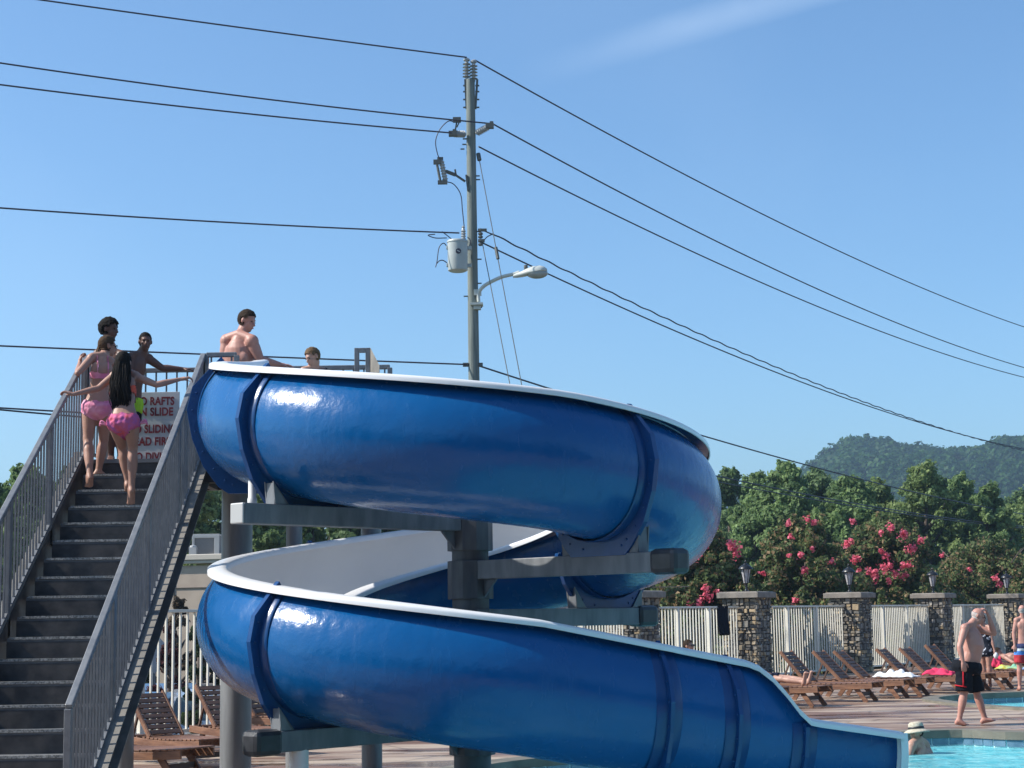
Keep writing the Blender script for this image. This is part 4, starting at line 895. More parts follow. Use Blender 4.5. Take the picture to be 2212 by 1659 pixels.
for (p0, p1) in (((1029, 288), (1058, 272)), ((1005, 290), (978, 289))):
    a, b_ = wp(*p0, -.1), wp(*p1, -.35); H_ = (b_ - a).length; pr = [(.05, 0)]
    for k in range(6): z = H_ * (.08 + .14 * k); pr += [(.06, z), (.10, z + .015), (.065, z + .04)]
    pr += [(.04, H_)]; i_ = MB(); i_.lathe(a, pr, 14, axis=(b_ - a).normalized()); io = part(i_, 'post_insulator', M['insul'], pole, True)
    c = MB(); c.box(b_, (.22, .14, .14)); c.box(b_ + V((.05, 0, .05)), (.1, .1, .14)); part(c, 'clamp', M['hard'], io)
c = MB(); c.box(wp(987, 259, -.3), (.22, .12, .13)); c.bar(wp(987, 262, -.3), wp(983, 284, -.3), .04, .04); c.bar(wp(993, 262, -.3), wp(987, 275, -.3), .03, .03); part(c, 'hot_line_clamp', M['hard'], pole)
# fuse cutout
fc = MB(); a, b_ = wp(953, 346, -.3), wp(963, 394, -.3); pr = [(.05, 0)]; H_ = (b_ - a).length
for k in range(7): pr += [(.06, H_ * (.08 + .125 * k)), (.085, H_ * (.1 + .125 * k)), (.06, H_ * (.14 + .125 * k))]
pr += [(.05, H_)]; fc.lathe(a, pr, 12, axis=(b_ - a).normalized()); fo = part(fc, 'fuse_cutout', M['insul'], pole, True)
f2 = MB(); f2.tube([wp(944, 355, -.35), wp(951, 391, -.35)], .035, 8); f2.box(wp(945, 350, -.33), (.22, .1, .12)); f2.box(wp(956, 394, -.33), (.26, .1, .1)); f2.box(wp(951, 343, -.3), (.16, .08, .08)); part(f2, 'fuse_tube', M['hard'], fo)
f3 = MB(); f3.bar(wp(963, 370, -.3), wp(984, 378, -.2), .07, .08); f3.bar(wp(984, 378, -.2), wp(1005, 392, -.1), .05, .05); f3.bar(wp(983, 366, -.2), wp(985, 378, -.2), .04, .05); f3.bar(wp(1007, 378, -.1), wp(1011, 412, -.1), .07, .05); part(f3, 'mounting_arm', M['hard'], fo)
jw = MB()
def curve(pts, n=8):
    out_ = []; P = [V(p) for p in pts]; P = [P[0] * 2 - P[1]] + P + [P[-1] * 2 - P[-2]]
    for i in range(1, len(P) - 2):
        a, b, c_, d = P[i - 1:i + 3]
        for j in range(n): t = j / n; out_.append(0.5 * ((2 * b) + (c_ - a) * t + (2 * a - 5 * b + 4 * c_ - d) * t * t + (3 * b - a - 3 * c_ + d) * t ** 3))
    out_.append(P[-2]); return out_
for pl_ in ([(983, 264), (968, 262), (950, 280), (941, 305), (945, 332), (951, 345)], [(962, 392), (980, 398), (995, 420), (999, 455), (1003, 492)], [(1010, 512), (1016, 520), (1014, 532), (1008, 542)], [(940, 506), (925, 508), (940, 514), (965, 514)], [(955, 500), (965, 508), (975, 516)]):
    jw.tube(curve([wp(a, b_, -.35) for a, b_ in pl_]), .014, 6)
part(jw, 'jumper_wires', M['wire'], pole, True)
mi = MB()
for x_, y_ in ((1004, 300), (1003, 312), (999, 322), (1032, 380), (1033, 388), (1034, 500), (1036, 560), (1036, 612), (1006, 640), (1037, 664)): mi.box(wp(x_, y_, -.05), (.11, .04, .03))
for y_ in (497, 505, 512, 520, 528): mi.ell(wp(1038, y_, -.1), (.07, .05, .05), n=8, m=5)
mi.box(wp(1042, 497, -.1), (.24, .08, .07)); mi.box(wp(1040, 520, -.1), (.18, .08, .08))
for sgn_, x_ in ((-1, 1006), (1, 1037)): mi.box(wp(x_, 788, -.05), (.15, .1, .1))
part(mi, 'bolts_and_hardware', M['hard'], pole)
# transformer
tp, tq = wp(988, 522, -.45), wp(989, 587, -.45); tr = empty('transformer', (tq.x, tq.y, tq.z), 0, 'pale grey transformer can hung on the left side of the utility pole', 'transformer')
H_ = tp.z - tq.z; b = MB(); b.lathe((0, 0, 0), [(.20, .0), (.262, .03), (.268, .05), (.275, H_ - .04), (.29, H_ - .03), (.29, H_), (.27, H_ + .03), (.12, H_ + .06)], 28); b.build('tank', M['can'], tr, True)
lg = MB(); a_l = R(-80)
for zz in (H_ * .22, H_ * .8): lg.box((.30, .1, zz), (.16, .12, .1)); lg.box((-.275, -.02, zz), (.06, .12, .09))
lg.build('mounting_lug', M['can'], tr, bevel=.01)
e = MB(); e.lathe((.03, -.272, H_ * .62), [(.075, -.004), (.075, .004), (.06, .006)], 18, axis=(0.1, -1, 0)); e.build('emblem', M['wire'], tr)
e2 = MB(); e2.box((.03, -.281, H_ * .62), (.09, .004, .018), Matrix.Rotation(R(25), 3, 'Y')); e2.build('emblem_stripe', M['can'], tr)
bs = MB(); pr = [(.05, 0)]
for k in range(4): pr += [(.05, .04 + .07 * k), (.075, .055 + .07 * k), (.05, .08 + .07 * k)]
pr += [(.035, .36), (.05, .38), (.02, .42)]; bs.lathe((.16, 0, H_ + .02), pr, 12); bs.build('bushing', M['insul'], tr, True)
tw = MB()
for pts in ([(-.29, 0, H_ * .85), (-.38, -.02, H_ * .95), (-.5, -.03, H_ * .8), (-.56, -.03, H_ * .35), (-.60, -.03, H_ * .15)], [(-.29, 0, H_ * .3), (-.4, -.02, H_ * .38), (-.5, -.03, H_ * .36), (-.56, -.03, H_ * .28)]): tw.tube(curve([V(p) for p in pts]), .014, 6)
tw.build('lead_wires', M['wire'], tr, True)
# street lamp on the pole
la = wp(1031, 655, -.1); lamp = empty('street_lamp', tuple(la), 0, 'pale cobra head street lamp on a curved arm right of the pole', 'street lamp')
ar = MB(); ar.tube(curve([wp(1034, 652, -.15), wp(1034, 634, -.15), wp(1043, 620, -.2), wp(1062, 608, -.25), wp(1085, 598, -.3), wp(1110, 592, -.35), wp(1122, 588, -.38)]), .05, 12); part(ar, 'arm', M['lamp'], lamp, True)
ab_ = MB(); ab_.box(wp(1032, 632, -.12), (.2, .12, .16)); ab_.box(wp(1030, 658, -.12), (.34, .36, .06)); ab_.box(wp(1031, 665, -.12), (.2, .2, .1)); part(ab_, 'arm_bracket', M['lamp'], lamp)
h0, h1 = wp(1108, 597, -.38), wp(1182, 583, -.5); ax = (h1 - h0); Lh = ax.length; axn = ax.normalized(); hd = MB(); rings = []
for t, w_, hu, hdn in ((0, .035, .04, .04), (.1, .06, .07, .06), (.28, .09, .10, .07), (.42, .15, .14, .06), (.6, .19, .17, .05), (.8, .18, .16, .045), (.93, .12, .11, .04), (1, .02, .03, .02)):
    c = h0 + axn * Lh * t; side = V((0, 1, 0)); upv = axn.cross(side).normalized(); upv = upv if upv.z > 0 else -upv
    rings.append([c + side * (w_ * math.cos(2 * math.pi * j / 16)) + upv * ((hu if math.sin(2 * math.pi * j / 16) > 0 else hdn) * math.sin(2 * math.pi * j / 16)) for j in range(16)])
hd.loft(rings); ho = part(hd, 'lamp_head', M['lamp'], lamp, True)
ln = MB(); ln.ell(h0 + axn * Lh * .70 + V((0, 0, -.04)), (.30, .17, .15), n=18, m=10); part(ln, 'lens', M['lens'], ho, True)
ph = MB(); ph.lathe(h0 + axn * Lh * .38 + V((0, 0, .12)), [(.05, 0), (.055, .06), (.05, .12), (.01, .13)], 10); part(ph, 'photocell', M['hard'], ho)
# guy wires
for lb, a, b_ in (('thin guy wire running from near the pole top down to the right', (1033, 332), (1127, 832)), ('thin guy wire starting level with the transformer', (1041, 520), (1101, 828))):
    A, B = wp(*a), at(*b_, 44.0); d = (B - A); g = MB(); g.tube([A, A + d * 2.1], .012, 6); 
    if a[1] == 332: g.tube([A + d * .42, A + d * .47], .045, 8); g.tube([A, A + d * .03], .06, 8)
    go = MB.build(g, 'guy_wire', M['hard']); tag(go, lb, 'guy wire', 'guy wires of the pole')
# power lines: points of each wire lie in the vertical plane its span runs in
def span(px_pts, direction, rad, label, group, ext=1.0, wob=0, org=None):
    o_ = org or V((PXW, PYL, 0)); n_ = V((direction[1], -direction[0], 0)).normalized(); W_ = []
    for px, py in px_pts:
        d = ray(px, py); s = (o_ - EYE).dot(n_) / d.dot(n_); W_.append(EYE + d * s)
    # fit a parabola height over distance, which is how a hung wire lies
    dv = V((direction[0], direction[1], 0)).normalized(); S = np.array([(p - o_).dot(dv) for p in W_]); Z = np.array([p.z for p in W_])
    cf = np.polyfit(S, Z, 2 if len(S) > 2 else 1); s0, s1 = S[0], S[-1]; s1 += (s1 - s0) * ext * .25
    s_all = np.linspace(s0, s1, 60 if not wob else 260); pts = []
    for s in s_all:
        z = float(np.polyval(cf, s)) + (wob * math.sin(s * 5.2) if wob else 0); p = o_ + dv * float(s); pts.append(V((p.x, p.y, z)))
    mb = MB(); mb.tube(pts, rad, 6); o = mb.build('power_line', M['wire'], smooth=True); tag(o, label, 'power line', group); return o
GL, GR = 'wires left of the pole', 'wires right of the pole'
DL = (-11.2, -5.0); DR = (26.6, 40.0)
span([(1008, 124), (800, 96.5), (550, 64), (350, 36), (90, 0)], DL, .021, 'topmost wire left of the pole', GL)
span([(1066, 268), (987, 259), (850, 246), (600, 217.5), (350, 185), (0, 136)], DL, .021, 'second wire left of the pole, passing in front of it', GL, org=V((PXW, PYL - .35, 0)))
span([(976, 288), (850, 275), (600, 252.5), (350, 226), (0, 182.5)], DL, .021, 'third wire left of the pole, ending at its left insulator', GL, org=V((PXW, PYL - .3, 0)))
span([(992, 503.5), (950, 501.5), (600, 486), (350, 472.5), (0, 449)], DL, .021, 'wire ending at the top of the transformer can', GL)
span([(1018, 789), (960, 784), (500, 768), (0, 747)], DL, .021, 'black cable crossing behind the people on the platform', GL)
span([(1018, 925), (560, 909), (190, 893), (112, 888.5), (0, 880)], DL, .021, 'upper of the paired cables behind the left stair railing', GL)
span([(1018, 945), (560, 928), (190, 902), (112, 894), (0, 886)], DL, .021, 'lower of the paired cables behind the left stair railing', GL)
span([(1026, 130), (1106, 173), (1421, 348.6), (1668, 474), (1949, 601.6), (2212, 706.7)], DR, .023, 'topmost wire sloping down right of the pole', GR)
span([(1066, 269), (1106, 289.5), (1421, 458), (1668, 579), (2212, 794)], DR, .023, 'second wire sloping down right of the pole', GR, org=V((PXW + .55, PYL - .35, 0)))
span([(1034, 318), (1106, 352.5), (1421, 508), (1668, 621), (2212, 815)], DR, .023, 'third wire sloping down right of the pole', GR)
span([(1062, 505), (1106, 525.6), (1421, 679), (1668, 790), (2056, 932)], DR, .023, 'twisted wavy cable sloping down right of the pole', GR, wob=.016, ext=1.6)
span([(1038, 522), (1106, 555), (1421, 700), (1668, 800), (2028, 925)], DR, .023, 'straight cable just under the twisted one', GR, ext=1.6)
span([(1036, 791), (1160, 830), (1531, 946), (1689, 990), (1802, 1020), (2030, 1075), (2211, 1111)], DR, .027, 'black cable that dips behind the slide rim and crosses the treetops', GR)
span([(1030, 905), (1554, 1029), (1781, 1075), (1958, 1107), (2211, 1137)], DR, .023, 'upper of the two lowest cables crossing the trees', GR)
span([(1030, 930), (1554, 1044), (1781, 1081), (1958, 1111), (2211, 1141)], DR, .021, 'lower of the two lowest cables crossing the trees', GR)
s_ = MB(); s_.tube([wp(1042, 497), wp(1063, 506, .8)], .02, 6); s_.tube(curve([wp(1044, 521), wp(1052, 512, .3), wp(1063, 506, .8)]), .016, 6); so_ = s_.build('service_drop_tail', M['wire'], pole, True, True)
# ================================================================== wooden loungers
def make_lounger(recline=46):
    root = empty('wooden_lounger', (0, 0, 0)); Wd, Ls, Hs = .64, 1.92, .36; hx = .62
    for sy in (-1, 1):
        r = MB(); P = []
        for i in range(7): t = i / 6; P.append(V((.0 + Ls * t, sy * (Wd / 2 - .02), Hs - .055 + .03 * math.sin(math.pi * t) * -1)))
        for i in range(6): r.bar(P[i], P[i + 1] + (P[i + 1] - P[i]) * .03, .03, .095)
        r.build('side_rail', M['wood'], root, bevel=.004)
    s = MB(); n = 13
    for i in range(n):
        x = hx + .05 + (Ls - hx - .08) * i / (n - 1); s.box((x, 0, Hs + .008 - .03 * math.sin(math.pi * x / Ls)), (.078, Wd, .018))
    for i in range(5): s.box((.04 + .11 * i, 0, Hs - .02), (.06, Wd - .1, .018)) if i in (0, 4) else None
    s.build('seat', M['wood'], root, bevel=.003)
    br = empty_part('backrest', root); br.location = (hx, 0, Hs + .01); br.rotation_euler = (0, R(recline), 0)
    b = MB(); n = 8
    for i in range(n): b.box((-.05 - .093 * i, 0, .0), (.072, Wd - .1, .018))
    for sy in (-.17, 0, .17): b.box((-.38, sy, -.016), (.74, .03, .012))
    b.build('back_slats', M['wood2'], br, bevel=.003)
    for sy in (-1, 1): f = MB(); f.box((-.38, sy * (Wd / 2 - .065), -.02), (.80, .03, .07)); f.build('back_frame', M['wood'], br, bevel=.004)
    pr = MB(); a = V((hx - .52 * math.cos(R(recline)), 0, Hs + .52 * math.sin(R(recline))))
    for sy in (-1, 1): pr.bar((a.x, sy * .2, a.z), (.08, sy * .2, Hs - .03), .03, .03)
    pr.bar((.08, -.28, Hs - .03), (.08, .28, Hs - .03), .03, .03); pr.build('prop', M['wood2'], root)
    for (x0, x1) in ((Ls - .36, Ls - .12), (.34, .12)):
        for sy in (-1, 1):
            l = MB(); l.bar((x0, sy * (Wd / 2 - .06), Hs - .06), (x1, sy * (Wd / 2 - .06), 0.0), .035, .085, up=(1, 0, 0)); l.build('leg', M['wood'], root, bevel=.003)
        st = MB(); xm = x0 + (x1 - x0) * .5; st.box((xm, 0, (Hs - .06) * .5), (.025, Wd - .15, .07)); st.build('stretcher', M['wood2'], root)
        eb = MB(); eb.box((x0 + (.03 if x0 > 1 else -.03), 0, Hs - .055), (.03, Wd - .09, .09)); eb.build('cross_rail', M['wood'], root)
    return root
HD = math.atan2(-.54, .84)          # the way the loungers face
GL_ = 'wooden loungers in a row along the pool fence'
LN = {}; lounger0 = make_lounger(); used = [False]
def lounger(x, y, label, rz=HD, anchor=.12, sc=1.0):
    """x, y: where the top of the backrest stands over the deck"""
    o = lounger0 if not used[0] else copy_tree(lounger0); used[0] = True
    d = V((math.cos(rz), math.sin(rz), 0)); o.location = V((x, y, 0)) - d * anchor; o.rotation_euler = (0, 0, rz); o.scale = (sc,) * 3
    o.rotation_euler.z += rnd.uniform(-.07, .07)
    for c_ in kids(o):
        if c_.name.startswith('backrest') and len(LN) > 1: c_.rotation_euler.y += R(rnd.uniform(-3, 3))
    return tag(o, label, 'lounger', GL_)
def lpx(key, px, Y, label, rz=HD, sc=1.0): q = at(px, 1400, Y); LN[key] = lounger(q.x, Y, label, rz, sc=sc)
lpx('L1', 322, 21.5, 'empty wooden lounger with its slatted back raised, framed between stair stringer and grey column', R(-46), .9)
lpx('L2', 462, 23.2, 'wooden lounger whose raised back is half hidden by the thick grey column', R(-46), .92)
lpx('L0', 180, 19.6, 'nearest wooden lounger, its foot end sticking out right of the stair stringer', R(-30), .92)
lpx('L3', 520, 25.2, 'wooden lounger whose legs show right of the thick grey column under the black arm cap', HD)
lpx('L4', 705, 25.9, 'wooden lounger whose dark legs show under the middle of the lower support arm', HD)
lpx('L5', 845, 26.6, 'wooden lounger whose legs show just left of the base of the centre column', HD)
lpx('L6', 1130, 29.0, 'wooden lounger hidden behind the lower flume right of the centre column', HD)
lpx('A', 1490, 31.8, 'wooden lounger holding the person in sunglasses, seen just over the slide rim', HD)
lpx('B', 1588, 32.4, 'wooden lounger holding the sunbather whose bare legs show right of the slide', HD)
lpx('C1', 1699, 33.6, 'empty brown lounger nearest to the slide end of the row')
lpx('C2', 1772, 34.7, 'empty brown lounger second from the slide end of the row')
lpx('C3', 1817, 35.4, 'brown lounger with a white towel dropped on its foot end')
lpx('C4', 1907, 36.3, 'darker brown lounger in front of the stone pier with the pink towel near its foot')
lpx('C5', 1960, 37.2, 'empty brown lounger second left of the bald walking man')
lpx('C6', 2011, 38.0, 'brown lounger directly left of the bald walking man')
lpx('C7', 2100, 39.0, 'brown lounger right behind the bald walking man, loaded with bright towels')
lpx('C8', 2168, 40.6, 'brown lounger leaning up right of the woman in the black swimsuit')
# towels
def cloth(name, loc, size, material, label, cat, seed=0, h=.05, rz=0, group=None, folds=4.4):
    g = random.Random(seed); nx, ny = 26, 18; P = []
    for j in range(ny):
        for i in range(nx):
            x, y = (i / (nx - 1) - .5), (j / (ny - 1) - .5); e = max(0, 1 - (2 * abs(x)) ** 4) * max(0, 1 - (2 * abs(y)) ** 4)
            z = h * (.25 + .9 * abs(noise.noise(V((x * folds, y * folds, seed * 3.1))))) * (.25 + .75 * e)
            wob = noise.noise(V((x * 3, y * 3, seed + 9))) * .12
            P.append((x * size[0] * (1 + wob), y * size[1] * (1 - wob), z))
    F = [(j * nx + i, j * nx + i + 1, (j + 1) * nx + i + 1, (j + 1) * nx + i) for j in range(ny - 1) for i in range(nx - 1)]
    mb = MB(); mb.add(P, F); o = mb.build(name, material, smooth=True, solid=.012); o.location = loc; o.rotation_euler = (0, 0, rz); return tag(o, label, cat, group)
def cm(n, c, r=.9, c2=None, sc=20): return mat(n, c, r, col2=c2, noise_scale=sc, bump=.003, bump_scale=60, spec=.1)
M['tw_white'] = cm('towel_white', (.72, .72, .72)); M['tw_pink'] = cm('towel_pink', (.62, .05, .12)); M['tw_black'] = cm('towel_black', (.008, .01, .02)); M['tw_yel'] = cm('towel_yellow', (.6, .5, .06), c2=(.15, .45, .35), sc=5); M['tw_blue'] = cm('towel_blue', (.05, .14, .30), c2=(.5, .5, .55), sc=6)
def on_seat(key, t, side=0, dz=.0):
    o = LN[key]; d = V((math.cos(o.rotation_euler.z), math.sin(o.rotation_euler.z), 0)); n_ = V((-d.y, d.x, 0)); return V(o.location) + d * t + n_ * side + V((0, 0, .36 + dz))
cloth('towel', on_seat('C3', 1.25, -.06, .0), (.85, .48), M['tw_white'], 'crumpled white towel on the foot half of a brown lounger', 'towel', 3, .20, HD)
cloth('towel', on_seat('C4', 1.30, 0, .0), (.62, .42), M['tw_pink'], 'bunched hot pink towel beside the white one', 'towel', 4, .17, HD)
cloth('towel', on_seat('C7', .98, -.05, .0), (.55, .45), M['tw_yel'], 'yellow and green towel on the lounger behind the walking man', 'towel', 5, .16, HD)
cloth('towel', on_seat('C7', 1.45, 0, .0), (.6, .5), M['tw_blue'], 'blue and white towel at the foot of the towel covered lounger', 'towel', 6, .10, HD)
cloth('towel', on_seat('C7', .60, .1, .0), (.35, .3), M['tw_pink'], 'small red pink bag of cloth close behind the walking man\'s shorts', 'towel', 7, .42, HD)
# black towel over the fence rail
tf = MB(); p = at(1574, 1314, 42.3); s0 = (V((p.x, p.y, 0)) - F0).dot(FD); pos = pier_pos[2] - (pier_pos[2] - pier_pos[1]).normalized() * 1.35
dv = (pier_pos[2] - pier_pos[1]).normalized(); nv = V((dv.y, -dv.x, 0)); rings = []
for j in range(14):
    t = j / 13; z = 1.90 - abs(t - .35) * 1.15; off = (.055 if t > .35 else -.055) + (.02 if t > .35 else -.02) * math.sin(t * 9); ww = .27 - .10 * max(0, t - .6)
    rings.append([pos + dv * (x * ww * 2 + .02 * math.sin(t * 7)) + nv * (off + .015 * math.sin(x * 22 + t * 3)) + V((0, 0, z)) for x in [k / 9 - .5 for k in range(10)]])
tf.loft(rings, False, False); o = tf.build('towel', M['tw_black'], smooth=True, solid=.012); tag(o, 'black towel hanging over the cream fence rail left of the stone pier', 'towel')

# ================================================================== people
SKIN = {}
def skin(n, c, c2=None, sss=.06): SKIN[n] = mat('skin_' + n, c, .48, spec=.35, col2=c2, noise_scale=7, sss=sss, ramp=(.3, .7)); return SKIN[n]
skin('fair', (.43, .24, .175), (.48, .285, .215)); skin('tan', (.36, .195, .14), (.41, .23, .165)); skin('pink', (.43, .205, .155), (.48, .25, .195)); skin('dark', (.125, .064, .046), (.16, .085, .062), .02); skin('olive', (.36, .19, .14), (.42, .23, .17))
HAIR = {'black': mat('hair_black', (.010, .008, .007), .8, spec=.12, bump=.003, bump_scale=90), 'brown': mat('hair_dark_brown', (.030, .019, .012), .8, spec=.12, bump=.003, bump_scale=90), 'light': mat('hair_light_brown', (.13, .082, .045), .8, spec=.15, bump=.003, bump_scale=90), 'grey': mat('hair_grey', (.40, .34, .31), .7), 'mid': mat('hair_mid_brown', (.065, .040, .024), .8, spec=.12, bump=.003, bump_scale=90)}
EYE_W = mat('eye_dark', (.02, .015, .012), .2); LIP = {k: mat('lips_' + k, tuple(q * f for q, f in zip(c, (1, .62, .62))), .5) for k, c in (('l', (.42, .2, .15)), ('d', (.07, .03, .03)))}
def remesh(mb, vox, smooth_it=4, fac=.5):
    me = mb.mesh('raw', [M['black']]); o = bpy.data.objects.new('raw', me); COL.objects.link(o)
    md = o.modifiers.new('r', 'REMESH'); md.mode = 'VOXEL'; md.voxel_size = vox
    sm = o.modifiers.new('s', 'SMOOTH'); sm.factor = fac; sm.iterations = smooth_it
    dg = bpy.context.evaluated_depsgraph_get(); out_ = bpy.data.meshes.new_from_object(o.evaluated_get(dg)); out_.materials.clear()
    bpy.data.objects.remove(o); bpy.data.meshes.remove(me); return out_
def put(me, name, mt, parent, off):
    me.transform(Matrix.Translation(-off)); me.materials.clear(); me.materials.append(mt); me.polygons.foreach_set('use_smooth', [True] * len(me.polygons)); me.name = name
    o = bpy.data.objects.new(name, me); COL.objects.link(o); o.parent = parent; return o
def capsule(mb, a, b, ra, rb, n=12, mids=()):
    a, b = V(a), V(b); d = b - a; L_ = d.length
    if L_ < 1e-5: mb.ell(a, ra, n=n, m=7); return
    u = d / L_; P = [a - u * ra, a - u * ra * .85, a - u * ra * .5, a]; Rr = [.001, ra * .52, ra * .87, ra]
    for t, r in mids: P.append(a + d * t); Rr.append(r)
    P += [b, b + u * rb * .5, b + u * rb * .85, b + u * rb]; Rr += [rb, rb * .87, rb * .52, .001]
    mb.tube(P, Rr, n)
def hand(mb, W, d, n, s=1.0, curl=.35, thumb=1, spread=.12):
    """W wrist, d the way the fingers lead, n the way the palm faces, thumb = which side"""
    d = V(d).normalized(); n = (V(n) - d * V(n).dot(d)).normalized(); sd = d.cross(n) * thumb
    k0 = W + d * .085 * s
    capsule(mb, W, W + d * .03 * s, .024 * s, .026 * s)
    for i, (off, ln) in enumerate(((.030, .072), (.010, .080), (-.011, .074), (-.031, .058))):
        base = W + sd * off * .55 * s + d * .02 * s; kn = k0 + sd * off * s - n * .004 * s
        capsule(mb, base, kn, .0155 * s, .0125 * s, 8)
        fd = (d + sd * spread * (off / .03)).normalized(); c1 = curl; p1 = kn + (fd * math.cos(c1) + n * math.sin(c1)) * ln * .5 * s; p2 = p1 + (fd * math.cos(c1 * 2.2) + n * math.sin(c1 * 2.2)) * ln * .30 * s; p3 = p2 + (fd * math.cos(c1 * 3) + n * math.sin(c1 * 3)) * ln * .24 * s
        capsule(mb, kn, p1, .0105 * s, .0092 * s, 8); capsule(mb, p1, p2, .0092 * s, .0085 * s, 8); capsule(mb, p2, p3, .0085 * s, .007 * s, 8)
    t0_ = W + sd * .022 * s + d * .022 * s; t1_ = t0_ + (d * .55 + sd * .75 + n * .25).normalized() * .042 * s; t2_ = t1_ + (d * .85 + sd * .35 + n * .35).normalized() * .032 * s; t3_ = t2_ + (d * .95 + n * .3).normalized() * .024 * s
    capsule(mb, t0_, t1_, .016 * s, .0125 * s, 8); capsule(mb, t1_, t2_, .0125 * s, .0105 * s, 8); capsule(mb, t2_, t3_, .0105 * s, .008 * s, 8)
def foot(mb, ank, toe, s=1.0):
    ank, toe = V(ank), V(toe); d = (toe - ank); d.z = 0; L_ = d.length; f = d.normalized() if L_ > .01 else V((1, 0, 0)); full = (toe - ank)
    heel = ank - f * .035 * s + (toe - ank).normalized().cross(f.cross(V((0, 0, 1)))) * 0 + V((0, 0, -.045 * s))
    side = f.cross(V((0, 0, 1)))
    capsule(mb, ank, heel, .036 * s, .030 * s, 10)
    for o_, r_ in ((-.022, .021), (.0, .024), (.020, .021)):
        b = toe - f * .055 * s + side * o_ * s; b.z = toe.z + (.012 * s); capsule(mb, ank + side * o_ * .5 * s - V((0, 0, .02 * s)), b, .032 * s, r_ * s, 10)
    capsule(mb, heel, toe - f * .055 * s + V((0, 0, .004)), .027 * s, .018 * s, 10)
    for i, o_ in enumerate((-.032, -.016, .0, .015, .029)):
        for_big = 1.35 if i == 0 else 1.0; a = toe - f * .05 * s + side * o_ * s * 1.0 + V((0, 0, .006 * s)); capsule(mb, a, a + f * (.045 - .006 * i) * s, .0115 * s * for_big, .009 * s * for_big, 7)
def person(label, cat, J, sk='fair', sex='m', s=1.0, fat=1.0, hair=None, face=None, vox=.0085, group=None, hands=None, feet=True, name='person', chest=0, detail=True):
    """J: world joints. hips/shoulders give the frame of the torso; face = way the face looks; up = head's up"""
    base = V(J['root']); o = empty(name, tuple(base), 0, label, cat, group); mb = MB()
    hl, hr, sl_, sr = V(J['hipL']), V(J['hipR']), V(J['shL']), V(J['shR']); pel = (hl + hr) / 2; neck = V(J['neck']); sh = (sl_ + sr) / 2
    upv = (sh - pel); TL = upv.length; up = upv.normalized(); wid_s = (sr - sl_).normalized(); wid_h = (hr - hl).normalized()
    wid_s = (wid_s - up * wid_s.dot(up)).normalized(); wid_h = (wid_h - up * wid_h.dot(up)).normalized()
    SW = (sr - sl_).length; HW = (hr - hl).length; k = TL / .47
    if sex == 'm': rows = [(-.20, .55, .085, 0), (-.10, .92, .105, -.004), (.04, 1.0, .112, -.006), (.2, .93, .104, 0.0), (.38, .88, .098, .004), (.58, .93, .108, .008), (.76, .98, .112, .006), (.90, .90, .106, 0), (1.0, .62, .084, -.002), (1.07, .34, .055, -.004)]
    else: rows = [(-.20, .58, .085, -.005), (-.10, 1.02, .112, -.012), (.03, 1.06, .115, -.012), (.16, .92, .098, 0), (.36, .74, .085, .006), (.55, .80, .092, .008), (.74, .90, .100, .008), (.89, .86, .085, .002), (1.0, .58, .066, -.004), (1.07, .32, .05, -.004)]
    bend = V(J.get('bend', (0, 0, 0))); rings = []
    hw_h, hw_s = HW / 2 + .075 * k, SW / 2 - .015 * k
    for t, wf, dp, fo in rows:
        wd = wid_h.lerp(wid_s, min(1, max(0, t))).normalized(); fw = up.cross(wd).normalized()          # forward
        w_ = (hw_h + (hw_s - hw_h) * min(1, max(0, t))) * wf * (fat if t < .75 else 1); d_ = dp * k * (fat ** 1.5 if t < .7 else 1) * .92
        c = pel + upv * t + fw * fo * k + bend * math.sin(math.pi * min(1, max(0, t))) + (fw * (fat - 1) * .12 * k if .1 < t < .6 else V((0, 0, 0)))
        rings.append([c + wd * (w_ * math.copysign(abs(math.cos(a)) ** .85, math.cos(a))) + fw * (d_ * math.copysign(abs(math.sin(a)) ** .9, math.sin(a))) for a in [2 * math.pi * j / 20 for j in range(20)]])
    mb.loft(rings)
    fwd_h = up.cross(wid_h).normalized(); fwd_s = up.cross(wid_s).normalized()
    for h_ in (hl, hr):                                     # glutes
        mb.ell(h_ * .66 + pel * .34 - fwd_h * .042 * k - up * .035 * k, (.072 * k, .070 * k, .078 * k))
    if sex == 'm' and s > .95:
        for sg_ in (-1, 1): mb.ell(sh + wid_s * sg_ * SW * .2 - up * .13 * k + fwd_s * .060 * k, (.078 * k, .034 * k, .06 * k), Matrix((wid_s, fwd_s, up)).transposed())
    for sg_ in (-1, 1): mb.ell(sh + wid_s * sg_ * SW * .2 - up * .10 * k - fwd_s * .055 * k, (.07 * k, .035 * k, .085 * k), Matrix((wid_s, fwd_s, up)).transposed())   # shoulder blades
    # neck and head
    F_ = V(face).normalized(); HU = V(J.get('hup', (0, 0, 1))); HU = (HU - F_ * HU.dot(F_)).normalized(); HR = F_.cross(HU); H = V(J['head']); hs = s
    rotH = Matrix((HR, F_, HU)).transposed()
    capsule(mb, sh + up * .0, H - HU * .07 * hs - F_ * .018 * hs, .062 * k, .050 * hs, 14); capsule(mb, neck, H - HU * .05 * hs - F_ * .02 * hs, .052 * hs, .052 * hs, 14)
    mb.tube([sl_ + up * .02 * k, sh + up * .055 * k, sr + up * .02 * k], [.038 * k, .040 * k, .038 * k], 10)      # trapezius
    def hp(x, y, z): return H + HR * x * hs + F_ * y * hs + HU * z * hs
    mb.ell(hp(0, -.014, .026), (.073 * hs, .092 * hs, .088 * hs), rotH); mb.ell(hp(0, .022, -.038), (.057 * hs, .064 * hs, .072 * hs), rotH); mb.ell(hp(0, .052, -.088), (.028 * hs, .026 * hs, .022 * hs), rotH)
